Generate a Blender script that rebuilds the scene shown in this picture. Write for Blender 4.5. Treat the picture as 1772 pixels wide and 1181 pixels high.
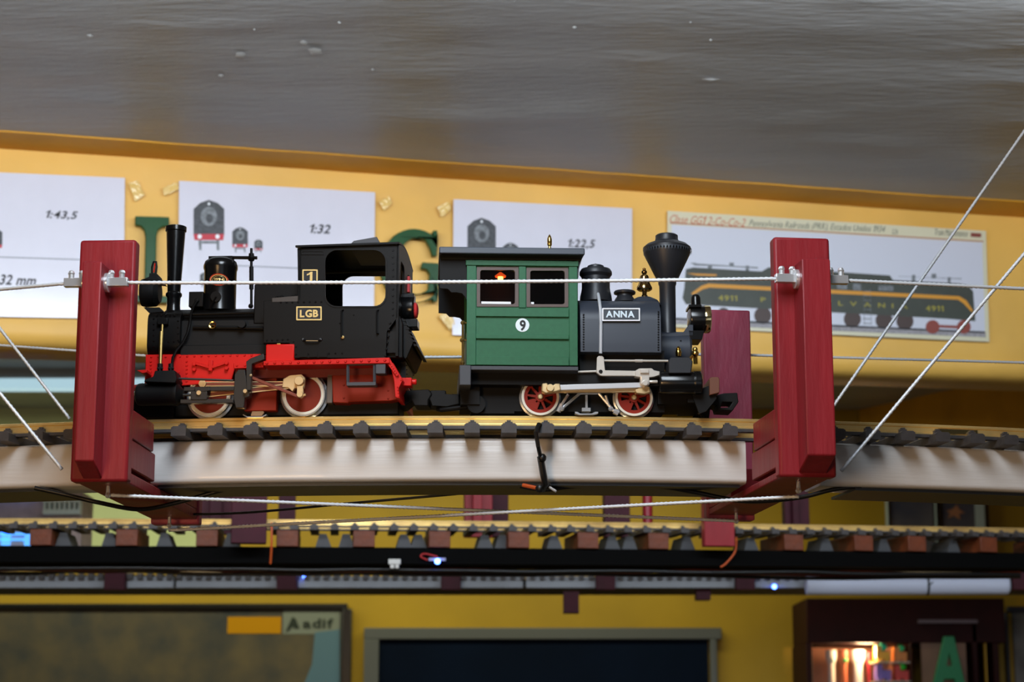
import bpy, bmesh, math, random
import numpy as np
from mathutils import Vector, Matrix, noise
from mathutils.geometry import tessellate_polygon
random.seed(7)
for o in list(bpy.data.objects):
    bpy.data.objects.remove(o)
SC = bpy.context.scene
COL = SC.collection
R = math.radians
# ------------------------------------------------------------------ camera
W, H, FPX = 1772, 1181, 3500.0
PITCH = math.atan(0.2)
CAMZ = 1.6
cd = bpy.data.cameras.new('camera')
cam = bpy.data.objects.new('camera', cd)
COL.objects.link(cam)
cd.sensor_width = 36
cd.lens = FPX / W * 36
cd.clip_start = 0.02
cam.location = (0, 0, CAMZ)
cam.rotation_euler = (math.pi / 2 + PITCH, 0, 0)
cd.dof.use_dof = True
cd.dof.focus_distance = 1.60
cd.dof.aperture_fstop = 15.0
SC.camera = cam
# ------------------------------------------------------------------ world, lights, exposure
wd = bpy.data.worlds.new('world'); SC.world = wd
wd.use_nodes = True
wd.node_tree.nodes['Background'].inputs[0].default_value = (0.5, 0.55, 0.6, 1)
wd.node_tree.nodes['Background'].inputs[1].default_value = 0.05
SC.view_settings.view_transform = 'Standard'
SC.view_settings.look = 'None'
SC.view_settings.exposure = 0.45
SC.view_settings.gamma = 1.0
SC.view_settings.use_curve_mapping = False
def area(name, loc, target, sx, sy, power, col):
    l = bpy.data.lights.new(name, 'AREA')
    l.shape = 'RECTANGLE'; l.size = sx; l.size_y = sy; l.energy = power; l.color = col
    o = bpy.data.objects.new(name, l); COL.objects.link(o)
    o.location = loc
    o.rotation_euler = (Vector(target) - Vector(loc)).to_track_quat('-Z', 'Y').to_euler()
    return o
# reflector tubes on the ceiling between the bridge and the hanging wall
area('ceiling_tube_light', (-0.62, 1.90, 2.42), (-0.75, 3.0, 2.26), 1.2, 0.10, 6.6, (0.80, 0.90, 1.0))
area('ceiling_tube_light', (0.72, 2.05, 2.42), (0.55, 3.2, 2.26), 1.2, 0.10, 6.9, (0.80, 0.90, 1.0))
# ceiling lamp of the front room, just in front of the bridge
area('ceiling_lamp_light', (-0.06, 0.95, 2.42), (-0.08, 1.35, 1.6), 0.30, 0.8, 10.0, (0.80, 0.90, 1.0))
# cool fill added behind the camera to lift the ceiling and front faces
area('cool_fill_light', (0.6, -2.5, 1.35), (0.2, 2.0, 2.4), 2.2, 1.3, 3.5, (0.78, 0.89, 1.0))
# warm lamps standing low in the front room
area('warm_lamp_light', (-0.7, -0.3, 1.52), (0.0, 1.6, 1.85), 0.4, 0.4, 7.0, (1.0, 0.60, 0.27))
# ceiling tube of the back room
area('back_room_tube_light', (-0.6, 4.85, 2.38), (-0.6, 5.10, 1.0), 2.4, 0.12, 8.0, (0.94, 1.0, 0.66))

# ------------------------------------------------------------------ projection helpers
CP, SP = math.cos(PITCH), math.sin(PITCH)
CAM = Vector((0, 0, CAMZ))
def ray(px, py):
    a = (px - W / 2) / FPX; b = -(py - H / 2) / FPX
    return Vector((a, CP - b * SP, SP + b * CP))
def P(px, py, Y):
    d = ray(px, py)
    return CAM + d * (Y / d.y)
class Frame:
    """local frame of a thing: x along it, y away from the viewer, z up"""
    def __init__(s, o, rz=0.0):
        s.o = Vector(o); s.rz = rz
        s.m = Matrix.Rotation(-rz, 3, 'Z'); s.c = s.m @ (CAM - s.o)
    def L(s, px, py, yl=0.0):
        d = s.m @ ray(px, py)
        p = s.c + d * ((yl - s.c.y) / d.y)
        return p.x, p.z
    def V(s, px, py, yl=0.0):
        x, z = s.L(px, py, yl); return Vector((x, yl, z))
    def r(s, rpx, yl=0.0):
        return rpx * (yl - s.c.y) / FPX / CP * 0.985
    def local(s, p):
        return s.m @ (Vector(p) - s.o)
# ------------------------------------------------------------------ materials
def lin(c):
    return tuple((v / 255 / 12.92 if v / 255 <= 0.04045 else ((v / 255 + 0.055) / 1.055) ** 2.4) for v in c) + (1,)
MATS = {}
def mat(name, col, rough=0.5, metal=0.0, var=0.0, scale=60, bump=0.0, bscale=None, spec=0.5, coat=0.0, emit=None, est=0.0, stretch=(1, 1, 1), col2=None, trans=0.0, detail=4):
    if name in MATS: return MATS[name]
    m = bpy.data.materials.new(name); m.use_nodes = True
    nt = m.node_tree; N = nt.nodes; b = N['Principled BSDF']
    b.inputs['Base Color'].default_value = lin(col)
    b.inputs['Roughness'].default_value = rough
    b.inputs['Metallic'].default_value = metal
    b.inputs['Specular IOR Level'].default_value = spec
    b.inputs['Coat Weight'].default_value = coat
    b.inputs['Transmission Weight'].default_value = trans
    if emit:
        b.inputs['Emission Color'].default_value = lin(emit); b.inputs['Emission Strength'].default_value = est
    if var or bump or col2:
        tc = N.new('ShaderNodeTexCoord'); mp = N.new('ShaderNodeMapping')
        mp.inputs['Scale'].default_value = stretch
        nt.links.new(tc.outputs['Object'], mp.inputs[0])
        if var or col2:
            nz = N.new('ShaderNodeTexNoise'); nz.inputs['Scale'].default_value = scale; nz.inputs['Detail'].default_value = detail
            nt.links.new(mp.outputs[0], nz.inputs['Vector'])
            rp = N.new('ShaderNodeValToRGB')
            e = rp.color_ramp.elements
            e[0].position = 0.3; e[1].position = 0.7
            if col2:
                e[0].color = lin(col); e[1].color = lin(col2)
            else:
                e[0].color = lin([max(0, v * (1 - var)) for v in col]); e[1].color = lin([min(255, v * (1 + var)) for v in col])
            nt.links.new(nz.outputs['Fac'], rp.inputs[0]); nt.links.new(rp.outputs[0], b.inputs['Base Color'])
        if bump:
            n2 = N.new('ShaderNodeTexNoise'); n2.inputs['Scale'].default_value = bscale or scale; n2.inputs['Detail'].default_value = 5
            nt.links.new(mp.outputs[0], n2.inputs['Vector'])
            bp = N.new('ShaderNodeBump'); bp.inputs['Strength'].default_value = bump; bp.inputs['Distance'].default_value = 0.002
            nt.links.new(n2.outputs['Fac'], bp.inputs['Height']); nt.links.new(bp.outputs[0], b.inputs['Normal'])
    MATS[name] = m
    return m
M_maroon = mat('maroon_paint', (138, 34, 41), 0.45, spec=.3, var=0.10, scale=40, bump=0.25, bscale=220, stretch=(1, 1, .15))
M_beam = mat('white_wood_paint', (222, 218, 214), 0.36, var=0.04, scale=14, bump=0.30, bscale=50, stretch=(.12, 1, 3), coat=.2)
M_brass = mat('brass_rail', (240, 200, 128), 0.27, 0.6, var=0.10, scale=30)
M_tie = mat('tie_plastic', (64, 60, 60), 0.55, var=0.1, scale=200)
M_under = mat('under_dark', (30, 28, 27), 0.6)
M_black = mat('loco_black', (10, 8, 7), 0.42, spec=.18)
M_rivet = mat('rivet_black', (16, 14, 13), 0.22)
M_gloss = mat('gloss_black', (14, 14, 15), 0.22)
M_flat = mat('flat_black', (10, 9, 9), 0.6, spec=.25)
M_red = mat('loco_red', (214, 26, 20), 0.38, spec=.3)
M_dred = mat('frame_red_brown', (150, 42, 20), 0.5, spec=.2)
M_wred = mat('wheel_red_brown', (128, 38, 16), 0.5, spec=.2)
M_tire = mat('white_tire', (240, 232, 214), 0.35)
M_steel = mat('steel', (215, 220, 225), 0.25, .8)
M_dsteel = mat('dark_steel', (95, 98, 100), 0.35, 1.0)
M_nickel = mat('nickel_rod', (236, 230, 220), 0.25, 0.4)
M_gold = mat('polished_brass', (235, 200, 110), 0.15, 1.0)
M_copper = mat('rod_gold', (228, 200, 150), 0.35, 0.6)
M_rodbrown = mat('rod_brown', (130, 62, 44), 0.4, 0.2)
M_green = mat('cab_green', (46, 104, 72), 0.5, spec=.3, var=.03, scale=300)
M_gray = mat('grey_plastic', (62, 64, 70), 0.5)
M_boiler = mat('boiler_grey', (54, 60, 71), 0.40)
M_dgray = mat('chimney_grey', (36, 38, 43), 0.42)
M_brown = mat('window_brown', (92, 76, 70), 0.5)
M_wbeam = mat('beam_brown', (110, 66, 46), 0.5)
M_glass = mat('cab_glass', (170, 170, 175), 0.03, trans=1.0)
M_white = mat('white_print', (236, 240, 245), 0.5)
M_ink = mat('black_print', (22, 22, 26), 0.6)
M_cable = mat('steel_cable', (232, 237, 243), 0.4, 0.15)
M_wire = mat('black_wire', (14, 13, 13), 0.4)
M_orange = mat('orange_wire', (190, 80, 25), 0.5)
M_redw = mat('red_wire', (170, 30, 30), 0.5)
M_chrome = mat('chrome', (230, 232, 235), 0.14, 0.65)
# ------------------------------------------------------------------ mesh builder
class MB:
    def __init__(s): s.v = []; s.f = []; s.mi = []; s.cur = 0
    def m(s, i): s.cur = i; return s
    def add(s, vs, fs):
        k = len(s.v); s.v += [tuple(v) for v in vs]
        for f in fs: s.f.append(tuple(i + k for i in f)); s.mi.append(s.cur)
        return s
    def box(s, x0, x1, y0, y1, z0, z1):
        if x0 > x1: x0, x1 = x1, x0
        if y0 > y1: y0, y1 = y1, y0
        if z0 > z1: z0, z1 = z1, z0
        return s.add([(x0, y0, z0), (x1, y0, z0), (x1, y1, z0), (x0, y1, z0), (x0, y0, z1), (x1, y0, z1), (x1, y1, z1), (x0, y1, z1)],
              [(0, 3, 2, 1), (4, 5, 6, 7), (0, 1, 5, 4), (1, 2, 6, 5), (2, 3, 7, 6), (3, 0, 4, 7)])
    def prism(s, pts, ya, yb, holes=()):
        """pts: (x,z) outline extruded from y=ya to y=yb"""
        if ya > yb: ya, yb = yb, ya
        loops = [list(pts)] + [list(h) for h in holes]
        flat = [p for l in loops for p in l]; n = len(flat)
        tris = tessellate_polygon([[Vector((p[0], p[1], 0)) for p in l] for l in loops])
        fs = []
        for t in tris:
            a, b, c = t
            ar = (flat[b][0] - flat[a][0]) * (flat[c][1] - flat[a][1]) - (flat[c][0] - flat[a][0]) * (flat[b][1] - flat[a][1])
            if ar < 0: b, c = c, b
            fs.append((a, b, c)); fs.append((a + n, c + n, b + n))
        k = 0
        for li, l in enumerate(loops):
            A = sum(l[i][0] * l[(i + 1) % len(l)][1] - l[(i + 1) % len(l)][0] * l[i][1] for i in range(len(l)))
            for i in range(len(l)):
                a, b = k + i, k + (i + 1) % len(l)
                if (A > 0) != (li > 0): fs.append((a, a + n, b + n, b))
                else: fs.append((a, b, b + n, a + n))
            k += len(l)
        return s.add([(p[0], ya, p[1]) for p in flat] + [(p[0], yb, p[1]) for p in flat], fs)
    def lathe(s, c, ax, prof, n=24, a0=0.0, a1=2 * math.pi, cap=True):
        """prof: (radius, height along axis)"""
        c = Vector(c); full = abs(a1 - a0 - 2 * math.pi) < 1e-6
        E = {'x': (Vector((1, 0, 0)), Vector((0, 1, 0)), Vector((0, 0, 1))), 'y': (Vector((0, 1, 0)), Vector((0, 0, 1)), Vector((1, 0, 0))), 'z': (Vector((0, 0, 1)), Vector((1, 0, 0)), Vector((0, 1, 0)))}
        A, U, V_ = E[ax] if isinstance(ax, str) else ax
        vs = []; k = n if full else n + 1
        for r, h in prof:
            for i in range(k):
                t = a0 + (a1 - a0) * i / n
                vs.append(c + A * h + (U * math.cos(t) + V_ * math.sin(t)) * max(r, 1e-6))
        fs = []
        for j in range(len(prof) - 1):
            for i in range(n):
                i2 = (i + 1) % k
                fs.append((j * k + i, j * k + i2, (j + 1) * k + i2, (j + 1) * k + i))
        if full and cap:
            fs.append(tuple(range(k))[::-1]); fs.append(tuple((len(prof) - 1) * k + i for i in range(k)))
        return s.add(vs, fs)
    def cyl(s, p0, p1, r, r2=None, n=12):
        p0 = Vector(p0); p1 = Vector(p1); A = (p1 - p0); h = A.length; A.normalize()
        U = A.orthogonal().normalized(); V_ = A.cross(U)
        return s.lathe(p0, (A, U, V_), [(r, 0), (r if r2 is None else r2, h)], n)
    def tube(s, pts, r, n=8, lobes=0, twist=0.0):
        pts = [Vector(p) for p in pts]; vs = []; fs = []; up = None; L = 0
        for i, p in enumerate(pts):
            A = (pts[min(i + 1, len(pts) - 1)] - pts[max(i - 1, 0)]).normalized()
            U = A.orthogonal().normalized() if up is None else (up - A * up.dot(A)).normalized()
            up = U; V_ = A.cross(U)
            if i: L += (p - pts[i - 1]).length
            for k in range(n):
                t = 2 * math.pi * k / n + twist * L
                rr = r * (1 - 0.16 * (k % 2)) if lobes else r
                vs.append(p + (U * math.cos(t) + V_ * math.sin(t)) * rr)
        for i in range(len(pts) - 1):
            for k in range(n):
                k2 = (k + 1) % n
                fs.append((i * n + k, i * n + k2, (i + 1) * n + k2, (i + 1) * n + k))
        fs.append(tuple(range(n))[::-1]); fs.append(tuple((len(pts) - 1) * n + k for k in range(n)))
        return s.add(vs, fs)
    def ball(s, c, r, n=8, sz=1.0):
        k = max(3, n // 2)
        return s.lathe(c, 'z', [(r * math.sin(math.pi * j / k), -r * sz * math.cos(math.pi * j / k)) for j in range(k + 1)], n)
    def rivet(s, c, r):
        c = Vector(c); vs = [c + Vector((r * math.cos(t), 0, r * math.sin(t))) for t in [i * math.pi / 3 for i in range(6)]]
        vs += [c + Vector((r * .6 * math.cos(t), -r * .7, r * .6 * math.sin(t))) for t in [i * math.pi / 3 for i in range(6)]]
        return s.add(vs, [(i, (i + 1) % 6, 6 + (i + 1) % 6, 6 + i) for i in range(6)] + [tuple(range(6, 12))])
    def sweep(s, prof, stations, closed_ends=True):
        """prof: list of (n,z); stations: function list giving (n,z)->world point"""
        k = len(prof); vs = []; fs = []
        for st in stations:
            for n_, z_ in prof: vs.append(st(n_, z_))
        for i in range(len(stations) - 1):
            for j in range(k):
                j2 = (j + 1) % k
                fs.append((i * k + j, (i + 1) * k + j, (i + 1) * k + j2, i * k + j2))
        fs.append(tuple(range(k))); fs.append(tuple((len(stations) - 1) * k + j for j in range(k))[::-1])
        return s.add(vs, fs)
def build(name, mb, mats, parent=None, bevel=0.0, smooth=35, loc=None, kind=None, label=None):
    me = bpy.data.meshes.new(name)
    me.from_pydata(mb.v, [], mb.f)
    if not isinstance(mats, (list, tuple)): mats = [mats]
    for m in mats: me.materials.append(m)
    if len(mats) > 1: me.polygons.foreach_set('material_index', mb.mi)
    bm = bmesh.new(); bm.from_mesh(me)
    bmesh.ops.recalc_face_normals(bm, faces=bm.faces); bm.to_mesh(me); bm.free()
    me.polygons.foreach_set('use_smooth', [True] * len(me.polygons))
    me.set_sharp_from_angle(angle=R(smooth))
    o = bpy.data.objects.new(name, me); COL.objects.link(o)
    if parent is not None: o.parent = parent
    if loc is not None: o.location = loc
    if bevel:
        b = o.modifiers.new('bevel', 'BEVEL'); b.width = bevel; b.segments = 2; b.limit_method = 'ANGLE'; b.angle_limit = R(40)
        b.harden_normals = False
    if kind: o['kind'] = kind
    if label: o['label'] = label
    return o
def tag(o, label, cat, group=None):
    o['label'] = label; o['category'] = cat
    if group: o['group'] = group
    return o
def empty(name, fr, label=None, cat=None, group=None):
    o = bpy.data.objects.new(name, None); COL.objects.link(o)
    o.empty_display_size = 0.02
    o.location = fr.o; o.rotation_euler = (0, 0, fr.rz)
    if label: tag(o, label, cat, group)
    return o
def rrect(x0, y0, x1, y1, r, n=5):
    pts = []
    for cx, cy, a in ((x1 - r, y0 + r, -90), (x1 - r, y1 - r, 0), (x0 + r, y1 - r, 90), (x0 + r, y0 + r, 180)):
        for i in range(n + 1):
            t = R(a + 90 * i / n); pts.append((cx + r * math.cos(t), cy + r * math.sin(t)))
    return pts
class FB(MB):
    """mesh builder fed with photo measurements taken on planes of a frame"""
    def __init__(s, F): super().__init__(); s.F = F
    def pbox(s, px0, py0, px1, py1, ya, yb):
        x0, z1 = s.F.L(px0, py0, ya); x1, z0 = s.F.L(px1, py1, ya)
        return s.box(x0, x1, ya, yb, z0, z1)
    def pprism(s, pts, ya, yb, holes=()):
        return s.prism([s.F.L(p[0], p[1], ya) for p in pts], ya, yb, [[s.F.L(q[0], q[1], ya) for q in h] for h in holes])
    def ptube(s, pts, r, n=8):
        return s.tube([s.F.V(*p) for p in pts], r, n)
    def plz(s, px, yl, prof, n=28):
        """vertical turned shape: prof (radius px, photo y)"""
        mid = (prof[0][1] + prof[-1][1]) / 2
        x, _ = s.F.L(px, mid, yl)
        return s.lathe((x, yl, 0), 'z', [(s.F.r(r_, yl), s.F.L(px, y_, yl)[1]) for r_, y_ in prof], n)
    def plx(s, py, yl, prof, n=28):
        mid = (prof[0][1] + prof[-1][1]) / 2
        _, z = s.F.L(mid, py, yl)
        return s.lathe((0, yl, z), 'x', [(s.F.r(r_, yl), s.F.L(x_, py, yl)[0]) for r_, x_ in prof], n)
    def ply(s, px, py, yref, prof, n=32):
        x, z = s.F.L(px, py, yref)
        return s.lathe((x, 0, z), 'y', [(s.F.r(r_, yref), y_) for r_, y_ in prof], n)
    def riv(s, pts, yl, r=0.0007):
        for px, py in pts: s.rivet(s.F.V(px, py, yl), r)
        return s
    def row(s, a, b, n, yl, r=0.0007):
        return s.riv([(a[0] + (b[0] - a[0]) * i / (n - 1), a[1] + (b[1] - a[1]) * i / (n - 1)) for i in range(n)], yl, r)
# text -> mesh, laid out character by character
GLYPH = {}
ONE = [(.17, 0), (.31, 0), (.31, .72), (.20, .72), (.15, .66), (.08, .60), (.0, .57), (.0, .46), (.10, .50), (.17, .55)]
def glyph(ch, bold):
    if (ch, bold) in GLYPH: return GLYPH[ch, bold]
    if ch == '1':
        m_ = MB(); m_.prism(ONE, 0, 1); vs = np.array([(x, z, 1 - y) for x, y, z in m_.v]); fs = list(m_.f)
    else:
        cu = bpy.data.curves.new('lettering', 'FONT'); cu.body = ch; cu.offset = bold; cu.extrude = 0.01; cu.resolution_u = 3
        o = bpy.data.objects.new('lettering', cu); COL.objects.link(o)
        dg = bpy.context.evaluated_depsgraph_get(); dg.update()
        me = bpy.data.meshes.new_from_object(o.evaluated_get(dg))
        vs = np.array([v.co[:] for v in me.vertices]); fs = [tuple(p.vertices) for p in me.polygons]
        bpy.data.objects.remove(o); bpy.data.curves.remove(cu); bpy.data.meshes.remove(me)
        vs[:, 2] = (vs[:, 2] - vs[:, 2].min()) / max(1e-9, np.ptp(vs[:, 2]))
    vs = vs.copy(); w = np.ptp(vs[:, 0]); vs[:, 0] -= vs[:, 0].min()
    GLYPH[ch, bold] = (vs, fs, w); return GLYPH[ch, bold]
def text_mb(s, x0, z0, x1, z1, y, shear=0.0, bold=0.0, thick=0.0002, space=1.0):
    """lettering fitted to the rectangle x0..x1, z0..z1 of the plane y"""
    V_ = []; FS = []; x = 0.0; k = 0
    for ch in s:
        if ch == ' ': x += .28 * space; continue
        vs, fs, w = glyph(ch, bold); v2 = vs.copy(); v2[:, 0] += x + shear * v2[:, 1]
        V_.append(v2); FS += [tuple(i + k for i in f) for f in fs]; k += len(vs); x += w + .09 * space
    vs = np.concatenate(V_); lo = vs.min(0); hi = vs.max(0)
    u = (vs - lo) / np.maximum(hi - lo, 1e-9)
    return [(x0 + (x1 - x0) * a, y - thick * c, z0 + (z1 - z0) * b) for a, b, c in u], FS
def add_text(mb, s, x0, z0, x1, z1, y, **k):
    mb.add(*text_mb(s, x0, z0, x1, z1, y, **k)); return mb
# ================================================================== setting
ZC = 2.48
FW = Frame((0, 3.1075, 0), R(13.9))          # face of the hanging yellow wall
YF = 5.35
FF = Frame((0, YF, 0), 0)                 # far wall
def structure(name, mb, m, **k):
    return build(name, mb, m, kind='structure', **k)
M_wall = mat('yellow_wall', (228, 178, 84), 0.5, var=0.05, scale=5, bump=0.7, bscale=22)
M_plain = mat('pale_wall', (205, 204, 200), 0.6)
M_wall2 = mat('ochre_wall', (178, 138, 16), 0.6, var=0.05, scale=4, bump=0.3, bscale=30)
M_band = mat('yellow_band', (214, 150, 24), 0.6, var=0.05, scale=9)
M_ceil = mat('plaster_ceiling', (143, 142, 141), 0.45, col2=(163, 162, 161), scale=3.0, bump=0.9, bscale=38, stretch=(.6, 2.0, 1), detail=8)
M_floor = mat('floor_tiles', (112, 106, 98), 0.5, var=0.1, scale=3)
# ceiling: trowelled, uneven plaster
nx, ny = 240, 420
mb = MB(); vs = []; fs = []
for j in range(ny + 1):
    y = -2.6 + 8.4 * j / ny
    for i in range(nx + 1):
        x = -2.6 + 5.2 * i / nx
        yw = abs(y - 3.1075 - x * .2475); fade = min(1, max(0, (yw - .10) / .12))
        n1 = (noise.noise(Vector((x * .9, y * 2.6, 1.3))) * .010 + noise.noise(Vector((x * 2.5, y * 7, 5.1))) * .0035) * fade
        n2 = max(0, noise.noise(Vector((x * 6 + 3, y * 14, 9.2))) - .25) * .008 * fade
        vs.append((x, y, ZC + n1 - n2))
for j in range(ny):
    for i in range(nx):
        a = j * (nx + 1) + i
        fs.append((a, a + nx + 1, a + nx + 2, a + 1))
mb.add(vs, fs)
CE = structure('ceiling', mb, M_ceil, smooth=80)
def on_ceiling(px, py):
    d = ray(px, py); return CAM + d * ((ZC - .008 - CAM.z) / d.z)
for px, py, w_, l_ in ((155, 73, 9, 14), (358, 9, 4, 8), (587, 50, 4, 10), (645, 131, 5, 8), (382, 141, 7, 14), (280, 203, 5, 8), (440, 62, 4, 10), (525, 85, 8, 26), (545, 100, 20, 40), (415, 106, 16, 30), (780, 274, 30, 6), (994, 58, 6, 10), (1195, 49, 4, 8), (1230, 80, 4, 7), (1740, 32, 3, 6), (1230, 148, 26, 10), (505, 240, 20, 8), (890, 12, 4, 8)):
    c_ = on_ceiling(px, py); s_ = c_.y / FPX; q_ = MB(); n_ = 12; rr_ = random.Random(px)
    ring_ = [(w_ * .5 * s_ * math.cos(2 * math.pi * i / n_) * rr_.uniform(.6, 1.1), l_ * .8 * s_ * math.sin(2 * math.pi * i / n_) * rr_.uniform(.6, 1.1)) for i in range(n_)]
    q_.add([(0, 0, .0062)] + [(x * 1.5, y * .8, .0085) for x, y in ring_], [(0, 1 + i, 1 + (i + 1) % n_) for i in range(n_)])
    build('plaster_chip', q_, mat('chip_pale', (190, 190, 188), .5), CE, loc=c_, smooth=80)
# yellow paint band on the ceiling along the hanging wall
e = empty('trim_1', FW); e['kind'] = 'structure'
mb = MB(); top = []; n = 120
pts = []
for i in range(n + 1):
    x = -2.4 + 4.8 * i / n
    pts.append((x, -.088 + .008 * noise.noise(Vector((x * 3, 0, 2))) + .003 * noise.noise(Vector((x * 14, 0, 4)))))
vs = [(x, y, ZC - .0022) for x, y in pts] + [(x, .0, ZC - .0022) for x, y in pts] + [(x, y, ZC + .012) for x, y in pts] + [(x, .0, ZC + .012) for x, y in pts]
fs = []
k = n + 1
for i in range(n):
    fs += [(i, i + 1, k + i + 1, k + i), (i, 2 * k + i, 2 * k + i + 1, i + 1), (2 * k + i, 3 * k + i, 3 * k + i + 1, 2 * k + i + 1)]
mb.add(vs, fs)
build('paint_band', mb, M_band, e)
# hanging wall (lintel beam), slightly uneven face with a soft lower roll
e = empty('wall_back', FW); e['kind'] = 'structure'
mb = MB(); vs = []; fs = []
zb = 2.187
prof = [(.10, ZC + .01), (.10, zb + .004), (.085, zb - .004), (.012, zb), (.0, zb + .008), (-.004, zb + .022), (-.001, zb + .036)] + [(0, zb + .05 + (ZC + .01 - zb - .05) * i / 14) for i in range(15)]
m_ = 160
for i in range(m_ + 1):
    x = -2.4 + 4.8 * i / m_
    for y, z in prof:
        w = 0 if y > .05 else .0035 * noise.noise(Vector((x * 4, z * 9, 3))) + .0015 * noise.noise(Vector((x * 17, z * 25, 7)))
        vs.append((x, y + w, z + (.0125 * x if z < zb + .04 else 0) + (.002 * noise.noise(Vector((x * 5, 0, 8))) if z < zb + .03 else 0)))
kp = len(prof)
for i in range(m_):
    for j in range(kp - 1):
        fs.append((i * kp + j, (i + 1) * kp + j, (i + 1) * kp + j + 1, i * kp + j + 1))
mb.add(vs, fs)
build('plaster_face', mb, M_wall, e, smooth=60)
# far wall, side walls, floor
structure('wall_far', MB().box(-2.6, 2.6, YF, YF + .1, 0, ZC + .02), M_wall2)
structure('wall_left', MB().box(-2.7, -2.6, -2.6, YF + .1, 0, ZC + .02), M_plain)
structure('wall_right', MB().box(2.6, 2.7, -2.6, YF + .1, 0, ZC + .02), M_plain)
structure('wall_front', MB().box(-2.6, 2.6, -2.7, -2.6, 0, ZC + .02), M_plain)
structure('floor', MB().box(-2.6, 2.6, -2.6, YF, -.1, 0), M_floor)
# pale green field laid over the far wall, left
fl_ = FB(FF); fl_.pbox(-900, 690, 346, 962, -.012, 0); o = structure('trim_3', fl_, mat('pale_green_field', (196, 200, 150), .6, var=.03, scale=6)); o.location = FF.o
# second dropped beam in the back room, at the right
mb = MB()
def ceil_pt(px, py):
    d = ray(px, py); return CAM + d * ((ZC - CAM.z) / d.z)
a = ceil_pt(1450, 719); b_ = ceil_pt(1650, 675)
d = (b_ - a); d.z = 0; d.normalize(); a2 = a - d * .02; c2 = a + d * 1.6; nn = Vector((-d.y, d.x, 0)) * .15
if nn.x < 0: nn = -nn
nn = -nn
vs = []
for z in (2.31, ZC + .01):
    for q in (a2, c2, c2 - nn, a2 - nn): vs.append((q.x, q.y, z))
mb.add(vs, [(0, 3, 2, 1), (4, 5, 6, 7), (0, 1, 5, 4), (1, 2, 6, 5), (2, 3, 7, 6), (3, 0, 4, 7)])
structure('trim_2', mb, M_band)

# ================================================================== curved tracks
class Arc:
    def __init__(s, xa, ya, rad): s.xa, s.ya, s.R = xa, ya, rad
    def t(s, x): return math.asin(max(-.95, min(.95, (x - s.xa) / s.R)))
    def pt(s, t, n=0.0): return s.xa + (s.R + n) * math.sin(t), s.ya + s.R - (s.R + n) * math.cos(t)
    def hit(s, px, py, n):
        """angle where the photo ray meets the cylinder at offset n"""
        t = 0
        for _ in range(30):
            x, y = s.pt(t, n); p = P(px, py, y); t = s.t(p.x * s.R / (s.R + n) + s.xa * (1 - s.R / (s.R + n)))
        return t, P(px, py, s.pt(t, n)[1])
A1 = Arc(-.045, 1.600, 2.2)
def zfit(arc, pts, n, deg=2):
    T = []; Z = []
    for px, py in pts:
        t, p = arc.hit(px, py, n); T.append(t); Z.append(p.z)
    c = np.polyfit(T, Z, deg)
    return lambda t: float(np.polyval(c, t))
Z1 = zfit(A1, [(0, 734), (110, 732), (240, 728), (600, 722), (950, 720), (1340, 726), (1455, 730), (1772, 743)], .024)
RAIL = [(-.0030, -.0083), (.0030, -.0083), (.0030, -.0070), (.0008, -.0062), (.0008, -.0028), (.0016, -.0022), (.0016, -.0003), (.0012, 0), (-.0012, 0), (-.0016, -.0003), (-.0016, -.0022), (-.0008, -.0028), (-.0008, -.0062), (-.0030, -.0070)]
def station(arc, zf, t):
    def f(n, z):
        x, y = arc.pt(t, n); return (x, y, zf(t) + z)
    return f
def stations(arc, zf, t0, t1, k):
    return [station(arc, zf, t0 + (t1 - t0) * i / k) for i in range(k + 1)]
def rel(mb, root):
    """move world-built vertices into the frame of an unrotated empty"""
    o = root.location; mb.v = [(x - o.x, y - o.y, z - o.z) for x, y, z in mb.v]; return mb
def place(o, arc, zf, t, root, dz=0.0, n=0.0):
    x, y = arc.pt(t, n)
    o.parent = root; o.location = Vector((x, y, zf(t) + dz)) - root.location; o.rotation_euler = (0, 0, t)
def make_track(label, arc, zf, t0, t1, pitch, tref, m_rail, tie_len=.082, skip=()):
    root = bpy.data.objects.new('railway_track', None); COL.objects.link(root); root.empty_display_size = .02
    x, y = arc.pt(0); root.location = (x, y, zf(0) - .018)
    tag(root, label, 'track')
    k = int((t1 - t0) * arc.R / .02)
    for n in (.0235, -.0235):
        build('rail', rel(MB().sweep([(a + n, b) for a, b in RAIL], stations(arc, zf, t0, t1, k)), root), m_rail, root)
        build('stringer', rel(MB().sweep([(n - .0040, -.0108), (n + .0040, -.0108), (n + .0040, -.0084), (n - .0040, -.0084)], stations(arc, zf, t0, t1, k)), root), M_tie, root)
    h = tie_len / 2
    mb = MB()
    w = .0060
    prof = [(-w, -.0160), (-w, -.0096), (-w * .72, -.0084), (w * .72, -.0084), (w, -.0096), (w, -.0160)]
    mb.prism(prof, -h, h)
    for n in (.0235, -.0235):
        for s in (-1, 1):
            yc = -n + s * .0052
            mb.box(-.0030, .0030, yc - .0016, yc + .0016, -.0086, -.0056)
            mb.box(-.0016, .0016, yc - .0018, yc + .0012, -.0058, -.0044)
    proto = build('tie', mb, M_tie, root)
    i0 = math.ceil((t0 - tref) * arc.R / pitch); i1 = int((t1 - tref) * arc.R / pitch); first = True
    for i in range(i0, i1 + 1):
        if any(abs(arc.pt(tref + i * pitch / arc.R, .041)[0] - q_) < .0275 for q_ in skip): continue
        o = proto if first else proto.copy()
        if not first: COL.objects.link(o)
        first = False
        place(o, arc, zf, tref + (i * pitch + random.uniform(-.0005, .0005)) / arc.R, root)
    return root
t_ref, _ = A1.hit(946, 750, .041)
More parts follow.
